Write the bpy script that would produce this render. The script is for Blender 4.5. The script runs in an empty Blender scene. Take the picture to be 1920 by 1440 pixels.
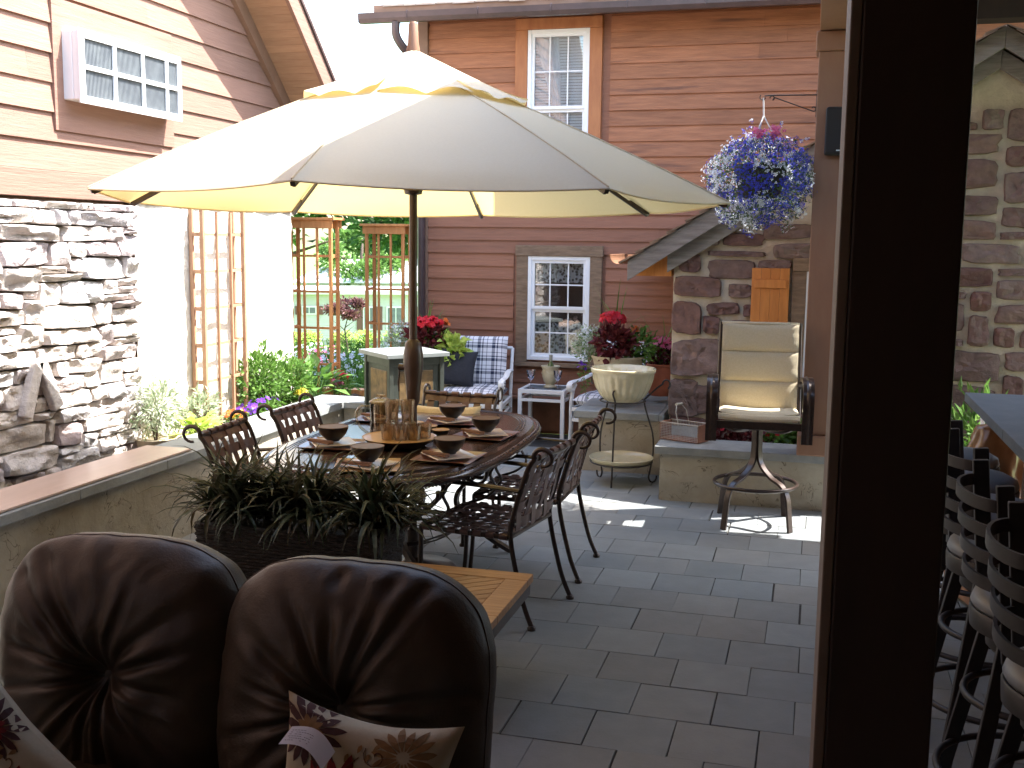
import bpy, math, random
from mathutils import Vector, Matrix, noise
from math import sin, cos, pi, radians, sqrt, atan2
S = bpy.context.scene
COL = S.collection
# ------------------------------------------------------------------ camera, sky, sun
H = 1.80; F = 2032.0; PT, RL, YW = radians(7.52), radians(0.68), radians(15.4)
_up = Vector((0, sin(PT), cos(PT))); _fw = Vector((0, cos(PT), -sin(PT))); _rt = Vector((1, 0, 0))
_r2 = _rt*cos(RL) + _up*sin(RL); _u2 = -_rt*sin(RL) + _up*cos(RL)
MZ = Matrix.Rotation(YW, 3, 'Z')
CR, CU, CF = MZ @ _r2, MZ @ _u2, MZ @ _fw
cam = bpy.data.cameras.new('camera'); camo = bpy.data.objects.new('camera', cam); COL.objects.link(camo)
M3 = Matrix((CR, CU, -CF)).transposed()
camo.matrix_world = Matrix.Translation((0, 0, H)) @ M3.to_4x4()
cam.sensor_width = 36; cam.lens = F/1920*36; cam.clip_start = 0.05; cam.clip_end = 2000
S.camera = camo
SUN_EL, SUN_AZ = radians(57), radians(25)          # azimuth from +X towards +Y
w = bpy.data.worlds.new('World'); S.world = w; w.use_nodes = True
nt = w.node_tree; bg = nt.nodes['Background']
sky = nt.nodes.new('ShaderNodeTexSky'); sky.sky_type = 'NISHITA'; sky.sun_disc = False
sky.sun_elevation = SUN_EL; sky.sun_rotation = pi/2 - SUN_AZ; sky.air_density = 1.3; sky.dust_density = 2.0; sky.ozone_density = 1.0
nt.links.new(sky.outputs[0], bg.inputs[0]); bg.inputs[1].default_value = 0.15
sd = Vector((cos(SUN_EL)*cos(SUN_AZ), cos(SUN_EL)*sin(SUN_AZ), sin(SUN_EL)))
sun = bpy.data.lights.new('sun', 'SUN'); sun.energy = 3.5; sun.angle = radians(0.53); sun.color = (1, .965, .92)
suno = bpy.data.objects.new('sun', sun); COL.objects.link(suno); suno.rotation_euler = sd.to_track_quat('Z', 'Y').to_euler()
S.view_settings.view_transform = 'Standard'; S.view_settings.look = 'None'
S.view_settings.gamma = 1; S.view_settings.exposure = 2.6; S.view_settings.use_curve_mapping = False
S.cycles.max_bounces = 10; S.cycles.diffuse_bounces = 5; S.cycles.transparent_max_bounces = 16
S.cycles.caustics_reflective = False; S.cycles.caustics_refractive = False
S.cycles.sample_clamp_indirect = 6; S.cycles.use_denoising = True

# ------------------------------------------------------------------ materials
def mat(name, c1, c2=None, rough=.7, scale=8, stretch=(1, 1, 1), metal=0, bump=0, bscale=None, tint=0, detail=6,
        spec=.5, coat=0, trans=0, alpha=1, contrast=.3, tcol=None, sheen=0, dark=None, cracks=0):
    m = bpy.data.materials.new(name); m.use_nodes = True
    n = m.node_tree.nodes; l = m.node_tree.links; b = n['Principled BSDF']
    b.inputs['Roughness'].default_value = rough; b.inputs['Metallic'].default_value = metal
    b.inputs['Specular IOR Level'].default_value = spec; b.inputs['Coat Weight'].default_value = coat
    b.inputs['Transmission Weight'].default_value = trans; b.inputs['Alpha'].default_value = alpha
    b.inputs['Coat Roughness'].default_value = .15
    c2 = c2 or tuple(x*.75 for x in c1)
    tc = n.new('ShaderNodeTexCoord'); mp = n.new('ShaderNodeMapping'); mp.inputs['Scale'].default_value = stretch
    l.new(tc.outputs['Object'], mp.inputs['Vector'])
    nz = n.new('ShaderNodeTexNoise'); nz.inputs['Scale'].default_value = scale; nz.inputs['Detail'].default_value = detail
    nz.inputs['Roughness'].default_value = .62
    l.new(mp.outputs[0], nz.inputs['Vector'])
    rp = n.new('ShaderNodeValToRGB'); rp.color_ramp.elements[0].position = .5-contrast*.5; rp.color_ramp.elements[1].position = .5+contrast*.5
    rp.color_ramp.elements[0].color = (*c2, 1); rp.color_ramp.elements[1].color = (*c1, 1)
    l.new(nz.outputs[0], rp.inputs[0]); out = rp.outputs[0]
    if dark:   # large weathered stains
        n2 = n.new('ShaderNodeTexNoise'); n2.inputs['Scale'].default_value = dark[1]; n2.inputs['Detail'].default_value = 5
        mp2 = n.new('ShaderNodeMapping'); mp2.inputs['Scale'].default_value = dark[2]; l.new(tc.outputs['Object'], mp2.inputs['Vector'])
        l.new(mp2.outputs[0], n2.inputs['Vector'])
        r2 = n.new('ShaderNodeValToRGB'); r2.color_ramp.elements[0].position = dark[3]; r2.color_ramp.elements[1].position = dark[4]
        l.new(n2.outputs[0], r2.inputs[0])
        mx = n.new('ShaderNodeMixRGB'); l.new(r2.outputs[0], mx.inputs[0]); l.new(out, mx.inputs[1]); mx.inputs[2].default_value = (*dark[0], 1)
        out = mx.outputs[0]
    if cracks:
        n3 = n.new('ShaderNodeTexNoise'); n3.inputs['Scale'].default_value = 5.5; n3.inputs['Detail'].default_value = 3; n3.inputs['Distortion'].default_value = 1.4
        l.new(tc.outputs['Object'], n3.inputs['Vector']); r3 = n.new('ShaderNodeValToRGB'); e = r3.color_ramp.elements
        e[0].position = .489; e[0].color = (0, 0, 0, 1); e[1].position = .511; e[1].color = (0, 0, 0, 1); k = e.new(.50); k.color = (1, 1, 1, 1)
        l.new(n3.outputs[0], r3.inputs[0]); n4 = n.new('ShaderNodeTexNoise'); n4.inputs['Scale'].default_value = 7; l.new(tc.outputs['Object'], n4.inputs['Vector'])
        r4 = n.new('ShaderNodeValToRGB'); r4.color_ramp.elements[0].position = .50; r4.color_ramp.elements[1].position = .60; l.new(n4.outputs[0], r4.inputs[0])
        mm = n.new('ShaderNodeMath'); mm.operation = 'MULTIPLY'; l.new(r3.outputs[0], mm.inputs[0]); l.new(r4.outputs[0], mm.inputs[1])
        mk = n.new('ShaderNodeMixRGB'); l.new(mm.outputs[0], mk.inputs[0]); l.new(out, mk.inputs[1]); mk.inputs[2].default_value = (.10, .075, .05, 1); out = mk.outputs[0]
    if tint:
        at = n.new('ShaderNodeAttribute'); at.attribute_name = 'tint'
        if tcol:
            rt = n.new('ShaderNodeValToRGB'); k = len(tcol)
            rt.color_ramp.elements[0].color = (*tcol[0], 1); rt.color_ramp.elements[0].position = 0
            rt.color_ramp.elements[1].color = (*tcol[-1], 1); rt.color_ramp.elements[1].position = 1
            for i in range(1, k-1):
                e = rt.color_ramp.elements.new(i/(k-1)); e.color = (*tcol[i], 1)
            l.new(at.outputs['Fac'], rt.inputs[0])
            mx = n.new('ShaderNodeMixRGB'); mx.blend_type = 'MULTIPLY'; mx.inputs[0].default_value = 1
            l.new(out, mx.inputs[1]); l.new(rt.outputs[0], mx.inputs[2])
        else:
            mr = n.new('ShaderNodeMapRange'); mr.inputs[3].default_value = 1-tint; mr.inputs[4].default_value = 1+tint
            l.new(at.outputs['Fac'], mr.inputs[0])
            mx = n.new('ShaderNodeVectorMath'); mx.operation = 'SCALE'
            l.new(out, mx.inputs[0]); l.new(mr.outputs[0], mx.inputs['Scale'])
        out = mx.outputs[0]
    l.new(out, b.inputs['Base Color'])
    if bump:
        bp = n.new('ShaderNodeBump'); bp.inputs['Strength'].default_value = bump; bp.inputs['Distance'].default_value = .02
        if bscale:
            nb = n.new('ShaderNodeTexNoise'); nb.inputs['Scale'].default_value = bscale; nb.inputs['Detail'].default_value = 8; nb.inputs['Roughness'].default_value = .65
            l.new(mp.outputs[0], nb.inputs['Vector']); l.new(nb.outputs[0], bp.inputs['Height'])
        else: l.new(nz.outputs[0], bp.inputs['Height'])
        l.new(bp.outputs[0], b.inputs['Normal'])
    return m

def leafmat(name, tcol, transl=.35, rough=.45):
    m = mat(name, (1, 1, 1), (.8, .8, .8), rough=rough, scale=30, tint=1, tcol=tcol, spec=.3)
    n = m.node_tree.nodes; l = m.node_tree.links; b = n['Principled BSDF']; o = n['Material Output']
    t = n.new('ShaderNodeBsdfTranslucent'); src = b.inputs['Base Color'].links[0].from_socket
    l.new(src, t.inputs[0]); mx = n.new('ShaderNodeMixShader'); mx.inputs[0].default_value = transl
    l.new(b.outputs[0], mx.inputs[1]); l.new(t.outputs[0], mx.inputs[2]); l.new(mx.outputs[0], o.inputs[0])
    return m

MT = {}
def M(k): return MT[k]
MT['siding_left'] = mat('cedar siding, light brown stain', (.275, .155, .112), (.235, .128, .092), .75, 7, (1, .35, 5), bump=.25, bscale=16, tint=.10)
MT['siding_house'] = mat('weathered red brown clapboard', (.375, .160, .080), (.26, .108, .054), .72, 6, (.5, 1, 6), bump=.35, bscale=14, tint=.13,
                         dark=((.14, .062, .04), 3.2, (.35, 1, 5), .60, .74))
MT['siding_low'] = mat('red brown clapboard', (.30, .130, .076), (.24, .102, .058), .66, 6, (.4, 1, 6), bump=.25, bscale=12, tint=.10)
MT['brown_trim'] = mat('brown painted trim', (.26, .15, .10), (.20, .115, .075), .6, 5, (1, 1, 1), bump=.15, tint=.06)
MT['soffit'] = mat('pine soffit boards', (.40, .235, .14), (.34, .19, .11), .6, 6, (1, 8, 1), tint=.1)
MT['grey_wood'] = mat('weathered grey brown wood', (.27, .18, .115), (.17, .11, .068), .85, 9, (1, 1, 6), bump=.5, bscale=30, tint=.12)
MT['greywood_x'] = mat('weathered rake boards', (.29, .26, .24), (.18, .155, .14), .85, 8, (.5, 4, 4), bump=.5, bscale=24, tint=.12)
MT['cedar'] = mat('orange cedar', (.56, .27, .10), (.40, .17, .055), .6, 6, (5, 5, .8), bump=.2, tint=.12)
MT['cedar_trellis'] = mat('cedar trellis wood', (.46, .27, .165), (.35, .19, .11), .65, 6, (5, 5, .8), bump=.2, tint=.12)
MT['cedar_bright'] = mat('orange cedar trellis', (.60, .27, .10), (.46, .19, .065), .6, 6, (5, 5, .8), bump=.2, tint=.12)
MT['orange_trim'] = mat('orange brown window casing', (.42, .17, .065), (.33, .12, .045), .6, 5, (3, 3, .7), tint=.06)
MT['white_vinyl'] = mat('white vinyl', (.80, .82, .84), (.76, .78, .80), .35, 4)
MT['white_paint'] = mat('white painted metal', (.80, .80, .80), (.76, .76, .76), .35, 4)
MT['black_trim'] = mat('dark bronze gutter', (.085, .055, .055), (.06, .04, .04), .4, 8, metal=.2)
MT['copper'] = mat('weathered copper gutter', (.38, .2, .12), (.24, .12, .07), .4, 8, metal=.7)
MT['roof_shingle'] = mat('pale wood shingles', (.55, .47, .40), (.40, .32, .26), .85, 9, (1, 1, 1), bump=.4, tint=.16)
MT['mortar'] = mat('tan mortar', (.66, .575, .43), (.55, .47, .345), .9, 14, bump=.6, bscale=40)
MT['fieldstone'] = mat('brown fieldstone', (1.18, 1.0, .95), (.56, .49, .47), .85, 13, bump=1.0, bscale=22, tint=1, contrast=.5,
                       tcol=[(.19, .145, .13), (.25, .19, .165), (.21, .13, .11), (.27, .225, .205), (.22, .17, .155), (.16, .09, .08)])
MT['ledgestone'] = mat('pale stacked ledge stone', (1, 1, 1), (.66, .63, .64), .85, 13, bump=.9, bscale=30, tint=1, contrast=.5,
                       tcol=[(.70, .65, .58), (.62, .56, .51), (.76, .71, .65), (.46, .38, .37), (.68, .67, .66), (.62, .56, .50), (.80, .75, .69)])
MT['joint_dark'] = mat('dark stone joints', (.20, .17, .15), (.12, .10, .09), .95, 10)
MT['stucco'] = mat('tan trowelled stucco', (.42, .385, .315), (.32, .285, .22), .9, 4, bump=1.0, bscale=7, contrast=.35,
                   dark=((.24, .19, .13), 2.3, (1, 1, 2.4), .58, .84), cracks=1)
MT['stucco_white'] = mat('cream stucco', (.72, .67, .58), (.66, .61, .52), .9, 6, bump=1.0, bscale=9)
MT['bluestone'] = mat('bluestone paver', (1, 1, 1), (.80, .80, .80), .62, 7, bump=.12, bscale=60, tint=1, contrast=.5,
                      tcol=[(.20, .22, .225), (.24, .26, .265), (.22, .225, .218), (.27, .29, .29), (.235, .23, .215), (.22, .245, .255)],
                      dark=((.82, .76, .68), 2.2, (1, 1, 1), .62, .85), spec=.4)
MT['capstone'] = mat('bluestone cap', (.30, .31, .30), (.22, .235, .235), .6, 8, bump=.25, bscale=40, tint=.1)
MT['sand_joint'] = mat('dark sand joints', (.065, .06, .052), (.045, .04, .036), .95, 20)
MT['plank'] = mat('painted tan bench board', (.62, .46, .38), (.56, .41, .33), .3, 5, (4, .6, 1), tint=.04)
MT['soil'] = mat('dark soil', (.07, .045, .03), (.035, .022, .015), .95, 25, bump=.8, bscale=50)
MT['lawn'] = mat('lawn', (.16, .26, .05), (.10, .18, .035), .9, 3, bump=.4, bscale=60)
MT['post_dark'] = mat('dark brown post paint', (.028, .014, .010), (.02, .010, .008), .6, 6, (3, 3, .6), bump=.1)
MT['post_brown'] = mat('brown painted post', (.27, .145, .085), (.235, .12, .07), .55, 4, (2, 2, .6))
MT['bronze'] = mat('dark bronze metal frame', (.055, .034, .026), (.032, .02, .016), .33, 30, metal=.35, coat=.3)
MT['strap'] = mat('brown vinyl strap', (.125, .066, .052), (.095, .048, .038), .42, 20, coat=.15, tint=.08)
MT['table_top'] = mat('dark bronze table top', (.075, .04, .030), (.05, .027, .021), .22, 12, metal=.3, coat=.5)
MT['black_iron'] = mat('black wrought iron', (.05, .042, .038), (.03, .025, .022), .5, 20, metal=.4)
MT['sling'] = mat('padded cream sling fabric', (.56, .48, .33), (.50, .42, .28), .85, 120, bump=.3, bscale=260)
MT['beige_fabric'] = mat('beige cushion fabric', (.62, .50, .31), (.54, .43, .26), .9, 60, bump=.2)
MT['navy'] = mat('navy cushion fabric', (.02, .022, .032), (.014, .016, .024), .9, 60)
MT['leather'] = mat('dark brown leather', (.050, .033, .019), (.036, .023, .0135), .50, 9, bump=.14, bscale=120, spec=.42)
MT['piping'] = mat('leather piping', (.048, .030, .021), (.036, .022, .015), .5, 9)
MT['teak'] = mat('golden teak slats', (.50, .27, .11), (.36, .18, .065), .42, 7, (.7, 7, 7), bump=.15, tint=.13, coat=.1)
MT['wicker'] = mat('very dark wicker', (.022, .014, .010), (.010, .006, .005), .6, 40, (1, 1, 3), bump=.8, bscale=60)
MT['blade'] = leafmat('dracaena blades', [(.022, .036, .016), (.045, .066, .032), (.065, .05, .02), (.08, .105, .07), (.028, .045, .02)], .2, .38)
MT['leaf'] = leafmat('garden leaves', [(.06, .15, .02), (.12, .25, .04), (.17, .33, .07), (.09, .18, .03), (.24, .40, .10)])
MT['leaf_dark'] = leafmat('tree leaves', [(.02, .06, .012), (.035, .10, .02), (.06, .15, .03), (.10, .21, .045)])
MT['leaf_lime'] = leafmat('lime leaves', [(.45, .62, .10), (.60, .72, .18), (.35, .52, .07)])
MT['leaf_silver'] = leafmat('silver leaves', [(.40, .47, .33), (.55, .60, .46), (.24, .33, .16), (.62, .64, .52)])
MT['leaf_plum'] = leafmat('plum leaves', [(.10, .012, .018), (.16, .03, .03), (.06, .008, .014)], .2)
MT['leaf_purple_tree'] = leafmat('purple tree leaves', [(.16, .06, .07), (.25, .11, .11), (.10, .04, .05), (.2, .14, .08)])
MT['leaf_basket'] = leafmat('trailing basket leaves', [(.05, .11, .03), (.10, .17, .06), (.03, .07, .02)])
MT['fl_white'] = leafmat('white petals', [(.72, .76, .82), (.85, .86, .9), (.6, .66, .74)], .3)
MT['fl_blue'] = leafmat('blue violet petals', [(.035, .045, .42), (.07, .085, .62), (.02, .02, .28)], .3)
MT['fl_red'] = leafmat('red petals', [(.60, .008, .02), (.72, .02, .04), (.42, .004, .014)], .25)
MT['fl_orange'] = leafmat('orange petals', [(.80, .16, .02), (.75, .22, .05)], .3)
MT['fl_pink'] = leafmat('pink petals', [(.75, .12, .30), (.80, .28, .45), (.60, .05, .20)], .3)
MT['fl_violet'] = leafmat('violet petals', [(.16, .04, .50), (.24, .07, .62)], .3)
MT['fl_yellow'] = leafmat('yellow petals', [(.80, .62, .04), (.85, .7, .10)], .3)
MT['bark'] = mat('bark', (.12, .085, .06), (.06, .045, .03), .9, 10, (4, 4, 1), bump=.6)
MT['cream_glaze'] = mat('cream glazed ceramic', (.64, .58, .40), (.50, .43, .26), .22, 9, coat=.5, contrast=.6)
MT['terracotta'] = mat('terracotta', (.50, .16, .09), (.42, .125, .07), .75, 12)
MT['stone_planter'] = mat('sandstone planter', (.56, .47, .34), (.45, .37, .25), .85, 14, bump=.4)
MT['dark_glaze'] = mat('dark brown stoneware', (.020, .014, .011), (.012, .009, .007), .32, 12, coat=.15)
MT['bowl_in'] = mat('brown stoneware lining', (.17, .10, .055), (.13, .075, .04), .5, 12, spec=.3)
MT['mustard_in'] = mat('mustard glaze', (.55, .33, .10), (.45, .26, .08), .3, 12, coat=.3)
MT['plate_red'] = mat('red brown lacquer plate', (.17, .055, .035), (.13, .04, .028), .28, 10, coat=.4)
MT['plate_tan'] = mat('tan wooden plate', (.40, .235, .11), (.33, .19, .085), .35, 10, (1, 6, 1))
MT['plate_cream'] = mat('cream square plate', (.62, .54, .48), (.56, .48, .42), .3, 10)
MT['napkin'] = mat('folded brown napkin', (.24, .13, .09), (.19, .10, .07), .9, 30)
MT['tray'] = mat('golden wooden tray', (.62, .38, .15), (.52, .30, .11), .35, 8, (1, 8, 1), coat=.2)
MT['tray_dark'] = mat('dark tray side', (.035, .018, .012), (.025, .013, .009), .35, 8)
MT['cabinet'] = mat('dark green grey metal', (.060, .068, .055), (.04, .046, .038), .5, 12, metal=.2)
MT['cab_top'] = mat('slate cabinet top', (.22, .24, .235), (.17, .19, .185), .5, 10)
MT['amber'] = mat('mottled amber panel', (.20, .125, .05), (.055, .034, .014), .5, 16, detail=9, contrast=.35)
MT['shutter_wood'] = mat('orange pine shutter', (.62, .24, .055), (.50, .17, .035), .5, 5, (6, 6, .8), tint=.08, coat=.1)
MT['interior'] = mat('dark room interior', (.06, .05, .05), (.04, .035, .035), .9, 3)  # dark tone puts the shade of unlit rooms into the colour
MT['blind'] = mat('white blind slats', (.82, .85, .88), (.78, .81, .84), .6, 4)
MT['screen'] = mat('grey ribbed grille', (.17, .19, .20), (.12, .135, .15), .5, 10)
MT['speaker'] = mat('black speaker mesh', (.012, .012, .014), (.008, .008, .009), .7, 200)
MT['badge'] = mat('silver badge', (.6, .6, .6), (.5, .5, .5), .3, 10, metal=.8)
MT['label'] = mat('white care label', (.80, .82, .88), (.74, .77, .84), .7, 10)
MT['ink'] = mat('label print', (.10, .07, .12), (.08, .06, .1), .8, 10)
MT['wire'] = mat('galvanised wire', (.50, .48, .42), (.36, .34, .29), .45, 30, metal=.5)
MT['red_wood'] = mat('worn red brown wood', (.28, .12, .07), (.19, .08, .045), .7, 8)
MT['bottle'] = mat('green bottle glass', (.10, .14, .04), (.06, .09, .025), .12, 8, coat=.6)
MT['foil'] = mat('pale bottle foil', (.5, .5, .42), (.4, .4, .33), .35, 8, metal=.5)
MT['stool_grey'] = mat('grey vinyl seat', (.17, .185, .20), (.14, .155, .17), .45, 10)
MT['stool_frame'] = mat('gunmetal stool frame', (.030, .026, .027), (.02, .018, .018), .5, 20, metal=.3)
MT['counter'] = mat('blue grey counter slab', (.13, .15, .165), (.10, .12, .135), .5, 9, bump=.1, bscale=40)
MT['bar_base'] = mat('orange brown stucco', (.38, .20, .11), (.28, .14, .075), .85, 8, bump=.5)
MT['tan_leather'] = mat('tan leather bag', (.34, .16, .06), (.24, .11, .04), .35, 7, coat=.3)
MT['mobile_siding'] = mat('pale vinyl siding', (.56, .565, .55), (.52, .525, .51), .6, 3)
MT['white_roof'] = mat('pale metal roof', (.72, .72, .70), (.68, .68, .66), .5, 3)
MT['maroon'] = mat('maroon shutter', (.16, .07, .06), (.13, .06, .05), .6, 6)
MT['green_metal'] = mat('dark green metal', (.03, .07, .05), (.02, .05, .035), .5, 6)

def glass(name, col=(1, 1, 1), rough=.02, mixf=.25, ior=1.45):
    m = bpy.data.materials.new(name); m.use_nodes = True
    n = m.node_tree.nodes; l = m.node_tree.links; n.remove(n['Principled BSDF'])
    t = n.new('ShaderNodeBsdfTransparent'); t.inputs[0].default_value = (*col, 1)
    g = n.new('ShaderNodeBsdfGlossy'); g.inputs['Roughness'].default_value = rough; g.inputs[0].default_value = (1, 1, 1, 1)
    fr = n.new('ShaderNodeFresnel'); fr.inputs[0].default_value = ior
    mr = n.new('ShaderNodeMath'); mr.operation = 'ADD'; mr.inputs[1].default_value = mixf; l.new(fr.outputs[0], mr.inputs[0])
    mr.use_clamp = True
    x = n.new('ShaderNodeMixShader'); l.new(mr.outputs[0], x.inputs[0]); l.new(t.outputs[0], x.inputs[1]); l.new(g.outputs[0], x.inputs[2])
    l.new(x.outputs[0], n['Material Output'].inputs[0]); return m
MT['glass'] = glass('window glass', (.92, .96, .98), .02, .06)
MT['clear_glass'] = glass('clear drinking glass', (.90, .86, .78), .03, .08)
def frosted():
    m = glass('frosted brown glass', (.92, .84, .74), .2, .05); n = m.node_tree.nodes; l = m.node_tree.links; o = n['Material Output']
    cur = o.inputs[0].links[0].from_socket; d = n.new('ShaderNodeBsdfDiffuse'); d.inputs[0].default_value = (.46, .38, .28, 1); t = n.new('ShaderNodeBsdfTranslucent'); t.inputs[0].default_value = (.62, .5, .36, 1)
    a = n.new('ShaderNodeMixShader'); l.new(d.outputs[0], a.inputs[1]); l.new(t.outputs[0], a.inputs[2])
    b = n.new('ShaderNodeMixShader'); b.inputs[0].default_value = .17; l.new(cur, b.inputs[1]); l.new(a.outputs[0], b.inputs[2]); l.new(b.outputs[0], o.inputs[0]); return m
MT['smoke_glass'] = frosted()
MT['pink_glass'] = glass('pale wine glass', (.86, .84, .90), .03, .10)

def plaid():
    m = mat('white and navy plaid', (.72, .72, .76), (.68, .68, .72), .9, 30)
    n = m.node_tree.nodes; l = m.node_tree.links; b = n['Principled BSDF']
    src = b.inputs['Base Color'].links[0].from_socket
    uv = n.new('ShaderNodeTexCoord'); sp = n.new('ShaderNodeSeparateXYZ'); l.new(uv.outputs['UV'], sp.inputs[0])
    def stripes(sock, freq, wd, off):
        a = n.new('ShaderNodeMath'); a.operation = 'MULTIPLY_ADD'; a.inputs[1].default_value = freq; a.inputs[2].default_value = off; l.new(sock, a.inputs[0])
        f = n.new('ShaderNodeMath'); f.operation = 'FRACT'; l.new(a.outputs[0], f.inputs[0])
        c = n.new('ShaderNodeMath'); c.operation = 'LESS_THAN'; c.inputs[1].default_value = wd; l.new(f.outputs[0], c.inputs[0]); return c.outputs[0]
    tot = None
    for ax in (0, 1):
        for fr, wd, of in ((4, .22, 0), (4, .09, .68), (4, .05, .36)):
            s = stripes(sp.outputs[ax], fr, wd, of)
            if tot is None: tot = s
            else:
                ad = n.new('ShaderNodeMath'); ad.operation = 'ADD'; l.new(tot, ad.inputs[0]); l.new(s, ad.inputs[1]); tot = ad.outputs[0]
    hv = n.new('ShaderNodeMath'); hv.operation = 'MULTIPLY'; hv.inputs[1].default_value = .62; hv.use_clamp = True; l.new(tot, hv.inputs[0])
    mx = n.new('ShaderNodeMixRGB'); l.new(hv.outputs[0], mx.inputs[0]); l.new(src, mx.inputs[1]); mx.inputs[2].default_value = (.012, .02, .055, 1)
    l.new(mx.outputs[0], b.inputs['Base Color']); return m
MT['plaid'] = plaid()

def canvas():
    m = mat('cream umbrella canvas', (.84, .77, .59), (.80, .73, .55), .8, 90, tint=.03, bump=.15, bscale=240)
    n = m.node_tree.nodes; l = m.node_tree.links; b = n['Principled BSDF']; o = n['Material Output']
    t = n.new('ShaderNodeBsdfTranslucent'); t.inputs[0].default_value = (.66, .50, .20, 1)
    mx = n.new('ShaderNodeMixShader'); mx.inputs[0].default_value = .42
    l.new(b.outputs[0], mx.inputs[1]); l.new(t.outputs[0], mx.inputs[2]); l.new(mx.outputs[0], o.inputs[0]); return m
MT['canvas'] = canvas()
def lace():
    m = mat('white lace curtain', (.75, .76, .80), (.7, .71, .75), .9, 30)
    n = m.node_tree.nodes; l = m.node_tree.links; b = n['Principled BSDF']
    tc = n.new('ShaderNodeTexCoord'); v = n.new('ShaderNodeTexVoronoi'); v.inputs['Scale'].default_value = 34
    l.new(tc.outputs['Object'], v.inputs['Vector']); r = n.new('ShaderNodeMapRange')
    r.inputs[1].default_value = .25; r.inputs[2].default_value = .6; r.inputs[3].default_value = .08; r.inputs[4].default_value = .62
    l.new(v.outputs[0], r.inputs[0]); l.new(r.outputs[0], b.inputs['Alpha']); return m
MT['lace'] = lace()

MT['pole_brown'] = mat('dark brown pole', (.070, .042, .034), (.05, .03, .024), .4, 10)
MT['lit_side'] = mat('grey brown lit post side', (.17, .135, .11), (.13, .10, .08), .6, 6)  # paler tone paints in daylight falling on the near post's left face
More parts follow.
